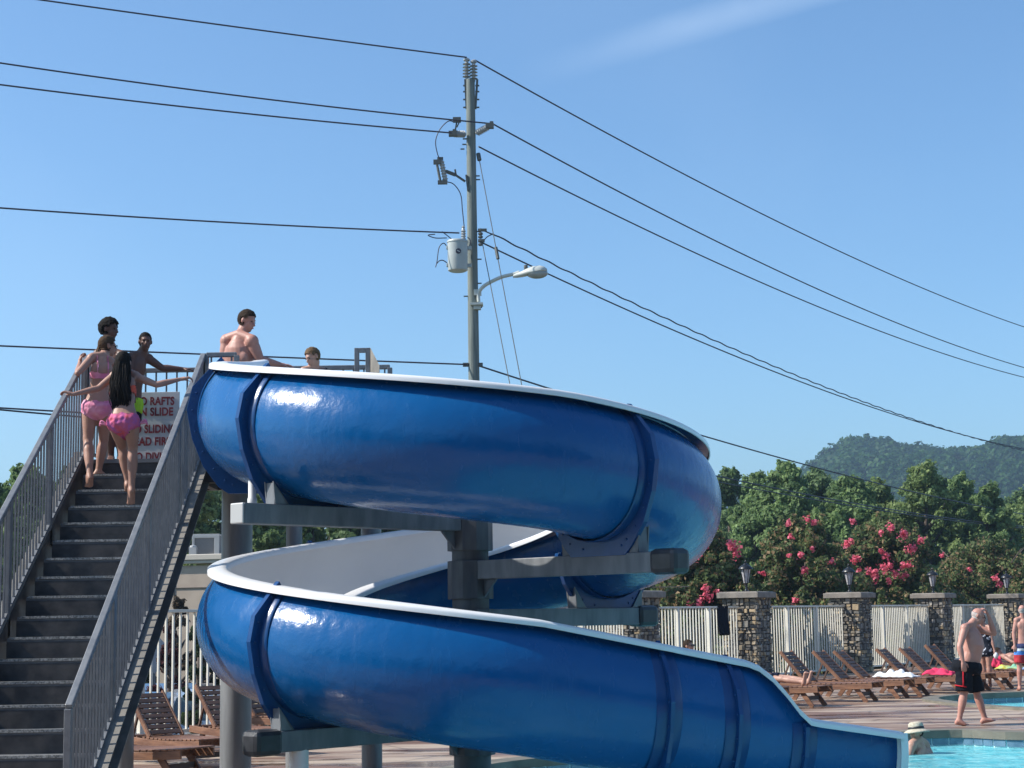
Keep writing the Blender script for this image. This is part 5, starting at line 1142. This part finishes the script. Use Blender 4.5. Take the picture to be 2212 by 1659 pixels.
    mb.ell(hp(-.034, .058, -.02), (.022 * hs, .018 * hs, .02 * hs), rotH); mb.ell(hp(.034, .058, -.02), (.022 * hs, .018 * hs, .02 * hs), rotH); mb.ell(hp(0, .074, .026), (.045 * hs, .014 * hs, .012 * hs), rotH)
    capsule(mb, hp(0, .082, .010), hp(0, .102, -.026), .008 * hs, .0125 * hs, 8); mb.ell(hp(0, .094, -.030), (.016 * hs, .011 * hs, .009 * hs), rotH)
    mb.ell(hp(0, .080, -.057), (.022 * hs, .012 * hs, .011 * hs), rotH)
    for sg_ in (-1, 1): mb.ell(hp(sg_ * .076, -.010, -.006), (.010 * hs, .019 * hs, .031 * hs), rotH)
    # arms
    for sd_ in 'LR':
        if 'el' + sd_ not in J: continue
        S = V(J['sh' + sd_]); E = V(J['el' + sd_]); W = V(J['wr' + sd_]); q = k * (1 if sex == 'm' else .86)
        mb.ell(S, (.055 * q, .055 * q, .058 * q)); capsule(mb, S, E, .047 * q, .036 * q, 12, mids=((.35, .047 * q), (.7, .041 * q))); capsule(mb, E, W, .037 * q, .023 * q, 12, mids=((.25, .040 * q), (.6, .032 * q)))
        hd_ = (hands or {}).get(sd_, {}); dd_ = V(hd_.get('d', (W - E))); nn_ = V(hd_.get('n', (0, 0, -1)))
        hand(mb, W + dd_.normalized() * .01, dd_, nn_, s * .95 if s < 1 else s, hd_.get('curl', .35), hd_.get('thumb', -1 if sd_ == 'L' else 1))
    # legs
    for sd_ in 'LR':
        if 'kn' + sd_ not in J: continue
        Hh = V(J['hip' + sd_]); K_ = V(J['kn' + sd_]); A = V(J['an' + sd_]); q = k * (.95 if sex == 'm' else .98); kf = V(J.get('kf' + sd_, fwd_h))
        capsule(mb, Hh - up * 0, K_, .082 * q, .052 * q, 14, mids=((.25, .082 * q), (.6, .066 * q), (.85, .054 * q)))
        capsule(mb, K_, A, .050 * q, .034 * q, 12, mids=((.12, .048 * q), (.3, .055 * q), (.55, .049 * q), (.8, .036 * q)))
        mb.ell(K_ + (A - K_) * .30 - kf * .018 * q, (.040 * q, .040 * q, .09 * q), V((0, 0, 1)).rotation_difference((A - K_).normalized()).to_matrix()); mb.ell(K_ + kf * .012 * q, (.045 * q,) * 3)
        if feet: foot(mb, A, V(J['to' + sd_]), q * (s if s > .95 else .95))
    body = remesh(mb, vox, 4); body_o = put(body, 'body', SKIN[sk], o, base)
    pr = dict(o=o, base=base, pel=pel, up=up, upv=upv, TL=TL, wid_h=wid_h, wid_s=wid_s, fwd_h=fwd_h, fwd_s=fwd_s, H=H, HR=HR, F=F_, HU=HU, hs=hs, k=k, J=J, body=body, hp=hp, rotH=rotH, hl=hl, hr=hr, sh=sh, neck=neck)
    if detail:
        for sg_ in (-1, 1):
            e = MB(); e.ell(hp(sg_ * .031, .077, .006), (.013 * hs, .007 * hs, .006 * hs), rotH); put(e.mesh('eye', M['black']), 'eye', EYE_W, o, base)
        e = MB(); e.ell(hp(0, .0905, -.057), (.020 * hs, .004 * hs, .0055 * hs), rotH); put(e.mesh('mouth', M['black']), 'mouth', LIP['d' if sk == 'dark' else 'l'], o, base)
    if hair: make_hair(pr, hair)
    return pr
def shell(pr, fn, off, name, mt, noise_a=0, noise_s=30, parent=None):
    """clothing or short hair: the body's own faces that fn keeps, lifted off the skin"""
    me = pr['body']; base = pr['base']; n = len(me.vertices); co = np.empty(n * 3, np.float32); me.vertices.foreach_get('co', co); co = co.reshape(-1, 3) + np.array(base, np.float32)
    no = np.empty(n * 3, np.float32); me.vertices.foreach_get('normal', no); no = no.reshape(-1, 3)
    keep = fn(co); idx = -np.ones(n, int); faces = [tuple(p.vertices) for p in me.polygons if all(keep[v] for v in p.vertices)]
    used_ = sorted({v for f in faces for v in f}); mp = {v: i for i, v in enumerate(used_)}; P = []; Q = []
    for v in used_:
        a = off + (noise_a * (noise.noise(V(co[v]) * noise_s) + .3) if noise_a else 0); P.append(V(co[v]) + V(no[v]) * a); Q.append(V(co[v]) + V(no[v]) * .001)
    F = [tuple(mp[v] for v in f) for f in faces]; ed = {}
    for f in F:
        for i in range(len(f)): ed[(f[i], f[(i + 1) % len(f)])] = 1
    n_ = len(P); B = [(a, n_ + a, n_ + b, b) for (a, b) in ed if (b, a) not in ed]
    if not F: return None
    mb = MB(); mb.add(P + Q, F + [f[::-1] for f in B]); o = put(mb.mesh(name, mt), name, mt, parent or pr['o'], base); return o
def loc3(pr, origin, ax):
    A = np.array([list(a) for a in ax]); o_ = np.array(list(origin))
    return lambda co: (co - o_) @ A.T
def make_hair(pr, hair):
    kind, colr = hair; hs = pr['hs']; L_ = loc3(pr, pr['H'], (pr['HR'], pr['F'], pr['HU'])); top = {'short': .0}
    def f(co):
        q = L_(co) / hs; x, y, z = q[:, 0], q[:, 1], q[:, 2]; r = np.sqrt((q ** 2).sum(1))
        back = (y < .005) & (z > -.058 + .0 * y); crown = (z > .040 + np.clip(y - .02, 0, 1) * .55); side = (y < .035) & (z > .018); ear = (np.abs(x) > .073) & (z < .028) & (z > -.04) & (y > -.04) & (y < .02)
        return (r < .16) & (back | crown | side) & ~ear
    if kind in ('short', 'long', 'tail', 'fringe'):
        shell(pr, f, .013 * hs, 'hair', HAIR[colr], .006 * hs, 75)
    elif kind == 'crop': shell(pr, f, .006 * hs, 'hair', HAIR[colr], .003 * hs, 90)
    elif kind == 'afro':
        o_ = shell(pr, f, .030 * hs, 'hair', HAIR[colr], .010 * hs, 80)
    elif kind == 'bald': shell(pr, lambda co: f(co) & ((L_(co) / hs)[:, 2] < .035), .004, 'hair', HAIR[colr], .002, 90)
    if kind in ('long', 'tail'):
        g = random.Random(5); mb = MB(); hp = pr['hp']; dn = V((0, 0, -1)); back = V(pr['J'].get('hairdir', -pr['fwd_s'])); Ln = .45 if kind == 'long' else .30; N_ = 300 if kind == 'long' else 46
        for i in range(N_):
            a = g.uniform(-1, 1)
            if kind == 'long': s0 = hp(a * .072, -.055 - .035 * math.cos(a * 1.5), g.uniform(-.06, .05)); w_ = .085; e = pr['H'] + dn * (Ln * g.uniform(.75, 1.0)) + pr['HR'] * a * .075 + back * g.uniform(.04, .10) + V((0, 0, -.06)); 
            else: s0 = hp(a * .022 - .03, -.095, g.uniform(-.04, 0)); e = s0 + dn * Ln * g.uniform(.8, 1) + pr['HR'] * (a * .028) + V(pr['J'].get('taildir', (0, 0, 0)))
            mid = s0.lerp(e, .4) + back * (.055 if kind == 'long' else .03) + pr['HR'] * a * .02; mid2 = s0.lerp(e, .75) + back * (.05 if kind == 'long' else .02) + pr['HR'] * (a * .02 + g.uniform(-.012, .012))
            r0 = g.uniform(.005, .010); w1 = g.uniform(-.018, .018); mid = mid + pr['HR'] * w1; mid2 = mid2 - pr['HR'] * w1 * 1.3; e = e + pr['HR'] * g.uniform(-.025, .025); mb.tube(curve([s0, mid, mid2, e], 4), [r0 * q for q in np.linspace(1, .28, len(curve([s0, mid, mid2, e], 4)))], 5)
        put(mb.mesh('hair', HAIR[colr]), 'long_hair', HAIR[colr], pr['o'], pr['base'])
def shorts(pr, mt, length=.75, flare=1.22, rise=.10, name='shorts', vox=.012, seedn=0):
    mb = MB(); k = pr['k']; J = pr['J']; up = pr['up']; HWv = (pr['hr'] - pr['hl']); hw = HWv.length / 2 + .085 * k; rings = []; f = pr.get('fat', 1)
    for t, w_, d_ in ((-.16, .92, .135), (-.05, 1.05, .150), (.03, 1.06, .146), (rise, 1.0, .132)):
        c = pr['pel'] + pr['upv'] * t; rings.append([c + pr['wid_h'] * (w_ * hw * math.cos(a) * f) + pr['fwd_h'] * (d_ * k * math.sin(a) * f ** 1.5 - .004) for a in [2 * math.pi * j / 18 for j in range(18)]])
    mb.loft(rings)
    for sd_ in 'LR':
        Hh = V(J['hip' + sd_]); K_ = V(J['kn' + sd_]); e = Hh + (K_ - Hh) * length; r0, r1 = .099 * k, .078 * k * flare
        mb.tube([Hh + (Hh - K_).normalized() * .02, Hh + (e - Hh) * .35, Hh + (e - Hh) * .7, e], [r0, r0 * 1.03, (r0 + r1) / 2, r1], 14)
    me = remesh(mb, vox, 3); 
    for v in me.vertices: n_ = noise.noise(v.co * 14 + V((seedn, 0, 0))); v.co += v.normal * n_ * .009
    return put(me, name, mt, pr['o'], pr['base'])
def bikini(pr, mt, low=-.17, high=.13, cut=.9, name='bikini_bottom', top=True, topm=None):
    Lp = loc3(pr, pr['pel'], (pr['wid_h'], pr['fwd_h'], pr['up'])); k = pr['k']; H2 = (pr['hr'] - pr['hl']).length / 2 + .08 * k
    def fb(co):
        q = Lp(co); x, y, z = np.abs(q[:, 0]) / H2, q[:, 1], q[:, 2] / pr['TL']
        lim = low - .13 + .20 * x ** 1.6 * cut + .02; return (z < high + .02 * np.cos(x * 9)) & (z > lim) & (x < 1.25) & (np.abs(y) < .2)
    shell(pr, fb, .007, name, mt, .007, 30)
    if top:
        Ls = loc3(pr, pr['sh'], (pr['wid_s'], pr['fwd_s'], pr['up'])); SWh = (V(pr['J']['shR']) - V(pr['J']['shL'])).length / 2
        def ft(co):
            q = Ls(co); x, y, z = q[:, 0] / SWh, q[:, 1], q[:, 2] / pr['TL']; b = (z < -.28 + .03 * np.abs(x)) & (z > -.40) & (np.abs(x) < 1.02); st = (np.abs(np.abs(x) - .50) < .07) & (z > -.32) & (z < .1); return (b | st) & (np.abs(y) < .16)
        shell(pr, ft, .008, 'bikini_top', topm or mt, .006, 26)
M['sw_pink'] = cm('swimwear_pink', (.66, .19, .33), .6, (.80, .38, .48), 9); M['sw_multi'] = cm('swimwear_pink_orange', (.70, .12, .14), .6, (.46, .13, .34), 14); M['sw_orange'] = cm('swimwear_orange', (.75, .13, .08), .6)
M['sw_black'] = cm('trunks_black', (.008, .009, .013), .8); M['sw_red'] = cm('trunks_red_trim', (.45, .02, .03), .8); M['sw_maroon'] = cm('trunks_maroon', (.11, .02, .03), .8); M['sw_lime'] = cm('trunks_lime', (.42, .75, .05), .7); M['sh_dark'] = cm('rash_shirt_dark', (.012, .014, .03), .8); M['sw_bw'] = mat('swimwear_black_white', (.01, .012, .02), .8, col2=(.4, .42, .48), noise_scale=12, ramp=(.56, .60), spec=.1)
def X(px, py, Y): return at(px, py, Y)
G_Q = 'people queueing on the slide stair'
# --- girl on the left, pink bikini, seen from behind, leaning on the left rail
J = dict(root=X(210, 1045, 17.5), head=X(233, 748, 17.66), neck=X(221, 777, 17.55), shL=X(197, 774, 17.45), shR=X(241, 784, 17.55), elL=X(168, 806, 17.30), wrL=X(172, 784, 17.60), elR=X(252, 824, 17.75), wrR=X(246, 850, 18.0),
         hipL=X(196, 880, 17.52), hipR=X(226, 881, 17.52), knL=X(190, 950, 17.50), knR=X(224, 950, 17.62), anL=X(194, 1024, 17.33), anR=X(213, 1016, 17.62), toL=X(192, 1052, 17.40), toR=X(232, 1027, 17.68), hairdir=(0, -1, 0), taildir=(-.05, 0, 0), hup=(.05, -.05, 1))
g1 = person('girl in a bright pink bikini with a brown ponytail, leaning on the left stair rail', 'person', J, 'tan', 'f', .92, hair=('tail', 'mid'), face=(.85, .50, -.08), group=G_Q, hands={'L': dict(d=(0.0, .5, .85), n=(.7, .3, 0), curl=.6), 'R': dict(d=(.2, .8, -.3), n=(0, 0, -1))})
bikini(g1, M['sw_pink'])
gl = MB()
for sg_ in (-1, 1): gl.tube([g1['hp'](sg_ * .034 + .024 * math.cos(a), .092, .006 + .018 * math.sin(a)) for a in [2 * math.pi * j / 12 for j in range(13)]], .003, 5)
for sg_ in (-1, 1): gl.tube([g1['hp'](sg_ * .058, .088, .01), g1['hp'](sg_ * .084, .0, .01)], .003, 5)
gl.tube([g1['hp'](-.01, .095, .01), g1['hp'](.01, .095, .01)], .003, 5); put(gl.mesh('g', M['black']), 'eyeglasses', M['black'], g1['o'], g1['base'])
# --- girl in front, long black hair, both hands on the rails
J = dict(root=X(280, 1090, 17.05), head=X(267, 784, 16.95), neck=X(270, 806, 16.98), shL=X(246, 812, 16.98), shR=X(296, 815, 16.98), elL=X(212, 839, 16.90), wrL=X(157, 852, 16.75), elR=X(338, 831, 16.92), wrR=X(390, 819, 17.0),
         hipL=X(251, 912, 16.88), hipR=X(283, 912, 16.88), knL=X(264, 965, 17.15), knR=X(287, 968, 17.02), anL=X(276, 1040, 17.18), anR=X(284, 1052, 16.98), toL=X(279, 1061, 17.30), toR=X(283, 1089, 17.06), hairdir=(0, -1, 0), hup=(0, -.1, 1))
g2 = person('girl in a pink and orange bikini with long black hair, holding both stair rails', 'person', J, 'tan', 'f', .92, hair=('long', 'black'), face=(.05, 1, -.12), group=G_Q, hands={'L': dict(d=(-.9, .1, .3), n=(0, 0, -1), curl=.6, thumb=-1), 'R': dict(d=(.9, .2, .15), n=(0, 0, -1), curl=.6, thumb=1)})
bikini(g2, M['sw_multi'], topm=M['sw_orange'])
for sx_ in (-1, 1):
    bw = MB(); b0 = g2['pel'] + g2['wid_h'] * sx_ * .165 + g2['up'] * -.02
    for a in (-.4, .5): bw.tube(curve([b0, b0 + V((sx_ * .05, -.01, .02 + a * .03)), b0 + V((sx_ * .07, 0, -.03 * a))], 4), [.012, .011, .012, .01, .013, .012, .011, .01, .008], 6)
    put(bw.mesh('b', M['black']), 'side_tie', M['sw_pink'], g2['o'], g2['base'])
# --- taller boy at the back left
J = dict(root=X(248, 993, 18.3), head=X(237, 712, 18.32), neck=X(232, 748, 18.28), shL=X(212, 765, 18.3), shR=X(262, 768, 18.25), elL=X(200, 815, 18.25), wrL=X(205, 855, 18.1), elR=X(272, 818, 18.3), wrR=X(262, 858, 18.15),
         hipL=X(228, 862, 18.25), hipR=X(258, 862, 18.25), knL=X(238, 930, 18.2), knR=X(258, 930, 18.2), anL=X(240, 985, 18.35), anR=X(260, 985, 18.35), toL=X(238, 994, 18.08), toR=X(262, 994, 18.08))
b1 = person('tall dark haired boy at the back of the group, looking right over the girls', 'person', J, 'dark', 'm', .97, hair=('afro', 'black'), face=(.93, -.25, -.08), group=G_Q)
shorts(b1, M['sw_maroon'], .95, 1.25)
# --- boy leaning on the back rail
J = dict(root=X(292, 993, 18.5), head=X(314, 738, 18.42), neck=X(303, 764, 18.45), shR=X(283, 772, 18.4), shL=X(321, 775, 18.5), elR=X(277, 812, 18.35), wrR=X(284, 846, 18.25), elL=X(350, 795, 18.55), wrL=X(394, 797, 18.6),
         hipR=X(270, 866, 18.5), hipL=X(290, 867, 18.5), knR=X(268, 930, 18.4), knL=X(286, 932, 18.42), anR=X(266, 985, 18.55), anL=X(284, 985, 18.55), toR=X(264, 994, 18.3), toL=X(286, 994, 18.3))
b2 = person('close cropped boy in lime shorts, stretching his arm along the back rail', 'person', J, 'dark', 'm', .9, hair=('crop', 'black'), face=(.30, -.93, -.10), group=G_Q, hands={'L': dict(d=(1, .1, -.1), n=(0, .1, -1), curl=.3)})
shorts(b2, M['sw_lime'], .42, 1.2); 
q = b2; sb = MB(); 
for sd_ in 'LR':
    Hh = V(q['J']['hip' + sd_]); K_ = V(q['J']['kn' + sd_]); sb.tube([Hh + (K_ - Hh) * .40, Hh + (K_ - Hh) * .75], [.088 * q['k'], .093 * q['k']], 14)
put(remesh(sb, .012), 'shorts_leg', M['sw_black'], q['o'], q['base'])
# --- man on the platform
J = dict(root=X(520, 1000, 18.4), head=X(534, 694, 18.32), neck=X(520, 722, 18.35), shR=X(490, 737, 18.38), shL=X(544, 738, 18.20), elR=X(483, 792, 18.35), wrR=X(500, 835, 18.2), elL=X(562, 779, 18.22), wrL=X(604, 788, 18.30),
         hipR=X(505, 868, 18.42), hipL=X(540, 868, 18.34), knR=X(503, 930, 18.35), knL=X(542, 930, 18.3), anR=X(503, 988, 18.5), anL=X(544, 988, 18.5), toR=X(500, 997, 18.25), toL=X(552, 997, 18.25), hup=(.12, 0, 1))
m1 = person('shirtless young man with short dark hair on the platform, reaching a hand right', 'person', J, 'pink', 'm', 1.03, hair=('short', 'brown'), face=(.90, -.38, -.30), hands={'L': dict(d=(1, .1, -.12), n=(0, 0, -1), curl=.22)})
shorts(m1, M['sw_black'], .8, 1.25)
# --- child at the flume mouth
J = dict(root=X(676, 900, 18.0), head=X(675, 772, 18.0), neck=X(676, 793, 18.02), shR=X(656, 801, 18.0), shL=X(697, 802, 18.05), elR=X(649, 835, 17.9), wrR=X(655, 860, 17.75), elL=X(704, 836, 17.95), wrL=X(698, 862, 17.8),
         hipR=X(664, 877, 18.12), hipL=X(690, 877, 18.12), knR=X(664, 930, 18.0), knL=X(690, 930, 18.0), anR=X(664, 985, 18.1), anL=X(690, 985, 18.1), toR=X(662, 995, 17.92), toL=X(691, 995, 17.92), hup=(-.15, 0, 1))
k1 = person('small child with light brown hair and a dark shirt at the slide mouth', 'person', J, 'fair', 'm', .88, hair=('fringe', 'light'), face=(-.62, -.62, -.38))
def torso_sel(pr, lo, hi, wmax=1.25):
    Lp = loc3(pr, pr['pel'], (pr['wid_h'], pr['fwd_h'], pr['up'])); SWh = (V(pr['J']['shR']) - V(pr['J']['shL'])).length / 2
    return lambda co: (Lp(co)[:, 2] / pr['TL'] > lo) & (Lp(co)[:, 2] / pr['TL'] < hi) & (np.abs(Lp(co)[:, 0]) < SWh * wmax) & (np.abs(Lp(co)[:, 1]) < .17)
shell(k1, torso_sel(k1, -.1, 1.06, 1.6), .012, 'shirt', M['sh_dark'], .008, 18); shorts(k1, M['sw_black'], .6)
# --- bald man walking along the pool
YM = 25.7
def XM(px, py, dy=0): return at(px, py, YM + dy)
J = dict(root=V((XM(2108, 1560).x, YM, 0)), head=XM(2113, 1331, 0), neck=XM(2097, 1348, .0), shR=XM(2084, 1357, -.15), shL=XM(2112, 1359, .18), elR=XM(2073, 1398, -.24), wrR=XM(2080, 1428, -.26), elL=XM(2147, 1368, .12), wrL=XM(2136, 1330, .03),
         hipR=XM(2082, 1440, -.07), hipL=XM(2096, 1441, .10), knR=XM(2083, 1494, -.10), knL=XM(2109, 1494, .12), anR=XM(2072, 1545, -.1), anL=XM(2127, 1545, .12), toR=XM(2093, 1560, -.12), toL=XM(2151, 1553, .10), bend=(.05, 0, 0), hup=(.3, 0, 1))
J['toR'].z = .012; J['toL'].z = .05; J['anR'].z = .10; J['anL'].z = .095
mw = person('bald older man in long black and red shorts walking with a hand on his forehead', 'person', J, 'pink', 'm', 1.02, fat=1.07, hair=('bald', 'grey'), face=(.90, -.22, -.42), vox=.01, hands={'L': dict(d=(-.45, -.1, .8), n=(-.7, 0, -.35), curl=.45), 'R': dict(d=(.12, 0, -1), n=(0, 1, 0), curl=.35)})
mw['fat'] = 1.14
sh_ = shorts(mw, M['sw_black'], 1.0, 1.38, .14, vox=.014)
for (a, b_, sd_) in (((2083, 1447), (2087, 1483), 'R'),): pass
st = MB(); 
def on_short(t, ang, sd_): 
    Hh = V(mw['J']['hip' + sd_]); K_ = V(mw['J']['kn' + sd_]); r_ = mw['k'] * (.094 + .022 * t); d = (K_ - Hh); f_ = mw['fwd_h']; w_ = mw['wid_h']
    return Hh + d * t + (f_ * math.sin(ang) + w_ * math.cos(ang)) * r_
st.tube([on_short(t, .35, 'R') for t in (.15, .4, .6, .8)], .010, 6); st.tube([on_short(.80, a, 'R') for a in (-.9, -.5, -.1, .3, .7)], .010, 6)
put(st.mesh('t', M['black']), 'red_trim', M['sw_red'], mw['o'], mw['base'])
# --- woman behind in the patterned black swimsuit
YW = 37.5
def XW(px, py, dy=0): return at(px, py, YW + dy)
J = dict(root=V((XW(2135, 1470).x, YW, 0)), head=XW(2120, 1338, 0), neck=XW(2124, 1350, 0), shL=XW(2115, 1356, .15), shR=XW(2138, 1357, -.12), elR=XW(2143, 1383, -.15), wrR=XW(2148, 1404, -.2), elL=XW(2108, 1380, .1), wrL=XW(2112, 1402, 0),
         hipL=XW(2124, 1408, .08), hipR=XW(2136, 1408, -.08), knL=XW(2124, 1436, .1), knR=XW(2136, 1436, -.1), anL=XW(2126, 1462, .1), anR=XW(2138, 1462, -.1), toL=XW(2120, 1468, -.05), toR=XW(2133, 1468, -.25))
J['toL'].z = J['toR'].z = .012; J['anL'].z = J['anR'].z = .10
wm = person('woman in a patterned black swimsuit standing behind the bald walking man', 'person', J, 'olive', 'f', 1.0, fat=1.1, hair=('short', 'brown'), face=(-.6, -.7, -.3), vox=.013)
shell(wm, torso_sel(wm, -.2, .80), .01, 'swimsuit', M['sw_bw'])
wb = MB(); wb.ell(V(J['wrR']) + V((0.02, -.02, -.12)), (.05, .05, .07)); o_ = put(wb.mesh('x', M['black']), 'drink_bottle', M['tw_white'], None, V((0, 0, 0))); tag(o_, 'small white bottle held by the woman in the black swimsuit', 'bottle')
# --- man at the right border, seen from behind
YR = 36.0
def XR_(px, py, dy=0): return at(px, py, YR + dy)
J = dict(root=V((XR_(2210, 1480).x, YR, 0)), head=XR_(2208, 1319), neck=XR_(2210, 1333), shL=XR_(2196, 1340), shR=XR_(2226, 1340), elL=XR_(2190, 1368), wrL=XR_(2192, 1392, -.05), elR=XR_(2234, 1366), wrR=XR_(2232, 1392),
         hipL=XR_(2203, 1396), hipR=XR_(2219, 1396), knL=XR_(2202, 1436), knR=XR_(2222, 1436), anL=XR_(2202, 1470), anR=XR_(2224, 1470), toL=XR_(2200, 1478, .25), toR=XR_(2226, 1478, .25))
for q in ('toL', 'toR'): J[q].z = .012
for q in ('anL', 'anR'): J[q].z = .1
mr = person('man in blue and red trunks at the right border, seen from behind', 'person', J, 'pink', 'm', 1.0, hair=('bald', 'grey'), face=(.3, .9, -.1), vox=.013)
tm_ = mat('trunks_blue_red', (.03, .14, .45), .8); tt = tm_.node_tree; gg = tt.nodes.new('ShaderNodeSeparateXYZ'); tcn = tt.nodes.new('ShaderNodeTexCoord'); rr = tt.nodes.new('ShaderNodeValToRGB'); tt.links.new(tcn.outputs['Generated'], gg.inputs[0]); tt.links.new(gg.outputs['Z'], rr.inputs[0]); rr.color_ramp.interpolation = 'CONSTANT'
rr.color_ramp.elements[0].color = (.42, .02, .03, 1); rr.color_ramp.elements[1].position = .42; rr.color_ramp.elements[1].color = (.05, .2, .55, 1); e = rr.color_ramp.elements.new(.62); e.color = (.6, .65, .7, 1); e = rr.color_ramp.elements.new(.74); e.color = (.01, .02, .08, 1)
tt.links.new(rr.outputs[0], tt.nodes['Principled BSDF'].inputs['Base Color']); shorts(mr, tm_, .9, 1.25, vox=.014)
# --- reclining sunbathers
def sunbather(key, label, sk, cloth_m, knee=.10, flat=False, hairc='brown', cap=False, dark_legs=False):
    o = LN[key]; rz = o.rotation_euler.z; d = V((math.cos(rz), math.sin(rz), 0)); n_ = V((-d.y, d.x, 0)); b = V(o.location)
    def q(x, y, z): return b + d * x + n_ * y + V((0, 0, z))
    J = dict(root=q(.9, 0, 0.36), head=q(.10, 0, 1.10), neck=q(.20, 0, .96), shL=q(.25, .17, .90), shR=q(.25, -.17, .90), elL=q(.42, .29, .66), wrL=q(.66, .24, .56), elR=q(.42, -.29, .66), wrR=q(.66, -.24, .56),
             hipL=q(.70, .09, .49), hipR=q(.70, -.09, .49), knL=q(1.13, .13, .46 + knee * 1.6), knR=q(1.13, -.11, .46 + knee), anL=q(1.55, .12, .44), anR=q(1.56, -.10, .43), toL=q(1.66, .15, .60), toR=q(1.67, -.14, .59), hup=(0, 0, 1), kfL=V((0, 0, 1)), kfR=V((0, 0, 1)))
    if flat:
        J.update(head=q(-.02, 0, .68), neck=q(.11, 0, .60), shL=q(.18, .17, .58), shR=q(.18, -.17, .58), elL=q(.40, .29, .46), wrL=q(.64, .26, .45), elR=q(.40, -.29, .46), wrR=q(.64, -.26, .45))
        for c_ in kids(o):
            if c_.name.startswith('prop'): bpy.data.objects.remove(c_)
            elif c_.name.startswith('backrest'): c_.rotation_euler = (0, R(10), 0)
    fc = (d * .85 + V((0, 0, .1))); J['hup'] = tuple(V((0, 0, 1)) * .9 - d * .4)
    p = person(label, 'person', J, sk, 'm', 1.0, hair=('short', hairc), face=fc, vox=.012); shorts(p, cloth_m, .6, 1.15, vox=.014); return p
pa_ = sunbather('A', 'sunbather with dark hair and sunglasses, only the head showing above the slide rim', 'tan', M['sw_black'])
sgm = MB(); 
for sg_ in (-1, 1): sgm.ell(pa_['hp'](sg_ * .034, .092, .008), (.028, .01, .02), pa_['rotH'])
sgm.tube([pa_['hp'](-.08, 0, .012), pa_['hp'](-.06, .09, .012), pa_['hp'](.06, .09, .012), pa_['hp'](.08, 0, .012)], .004, 6); put(sgm.mesh('s', M['black']), 'sunglasses', M['black'], pa_['o'], pa_['base'])
sunbather('B', 'sunbather whose pale bare legs stretch out right of the slide rim', 'fair', M['sh_dark'], .02, flat=True)
sunbather('C8', 'person lying back at the right border with dark legs stretched out', 'olive', M['tw_blue'], .03, flat=True)
# --- swimmer with the sun hat
YS = 22.9
pz = at(1980, 1605, YS); zw = -.17
J = dict(root=V((pz.x, YS, zw)), head=at(1979, 1582, YS), neck=at(1983, 1600, YS), shL=at(1969, 1612, YS - .12), shR=at(1998, 1610, YS + .08), elL=V((pz.x - .3, YS - .3, zw - .32)), wrL=V((pz.x - .4, YS - .5, zw - .35)), elR=V((pz.x + .3, YS + .05, zw - .32)), wrR=V((pz.x + .2, YS - .2, zw - .4)),
         hipL=V((pz.x - .1, YS + .02, zw - .58)), hipR=V((pz.x + .1, YS + .08, zw - .58)), knL=V((pz.x - .1, YS - .1, zw - .95)), knR=V((pz.x + .12, YS - .1, zw - .95)), anL=V((pz.x - .1, YS + .2, zw - 1.1)), anR=V((pz.x + .12, YS + .2, zw - 1.1)), toL=V((pz.x - .1, YS, zw - 1.12)), toR=V((pz.x + .12, YS, zw - 1.12)), hup=(-.05, 0, 1))
sw = person('swimmer in a pale sun hat, shoulder deep beside the slide exit', 'person', J, 'fair', 'f', 1.0, hair=('short', 'brown'), face=(-.75, -.45, -.12), vox=.011)
shell(sw, torso_sel(sw, -.2, .8), .01, 'swimsuit', M['sh_dark'])
hp = sw['hp']; M['hat'] = cm('straw_hat', (.42, .37, .28), .9, (.55, .50, .40), 30)
ht = MB(); HUs, q0 = (sw['HU'] - sw['F'] * .12 + sw['HR'] * .10).normalized(), hp(0, -.01, .038)
ht.lathe(q0, [(.175, -.045), (.165, -.028), (.135, -.010), (.102, .004), (.100, .04), (.092, .075), (.072, .094), (.03, .099), (.03, .092), (.07, .086), (.087, .07), (.095, .04), (.098, .0), (.135, -.016), (.165, -.036)], 32, axis=HUs); hto = put(ht.mesh('h', M['hat']), 'sun_hat', M['hat'], None, V((0, 0, 0)))
tag(hto, 'wide brimmed pale straw hat with a black band on the swimmer\'s head', 'hat')
hb = MB(); hb.lathe(q0, [(.1045, .006), (.106, .008), (.1035, .034), (.101, .034)], 32, axis=HUs); hb_ = put(hb.mesh('b', M['black']), 'hat_band', M['black'], hto, V((0, 0, 0)))

# ================================================================== air between us and the mountain
hz = MB(); hz.box((0, 1200, 47), (5060, 3660, 102)); ho = hz.build('haze', None) if False else None
me = hz.mesh('haze', []); ho = bpy.data.objects.new('haze', me); COL.objects.link(ho); ho['kind'] = 'stuff'; ho['label'] = 'thin summer haze in the air'
hm = bpy.data.materials.new('haze_air'); hm.use_nodes = True; t = hm.node_tree; t.nodes.clear(); o_ = t.nodes.new('ShaderNodeOutputMaterial'); pv = t.nodes.new('ShaderNodeVolumePrincipled'); pv.inputs['Color'].default_value = (.50, .69, .88, 1); pv.inputs['Density'].default_value = .00045; pv.inputs['Anisotropy'].default_value = .3
t.links.new(pv.outputs[0], o_.inputs['Volume']); me.materials.append(hm); hm.cycles.homogeneous_volume = True
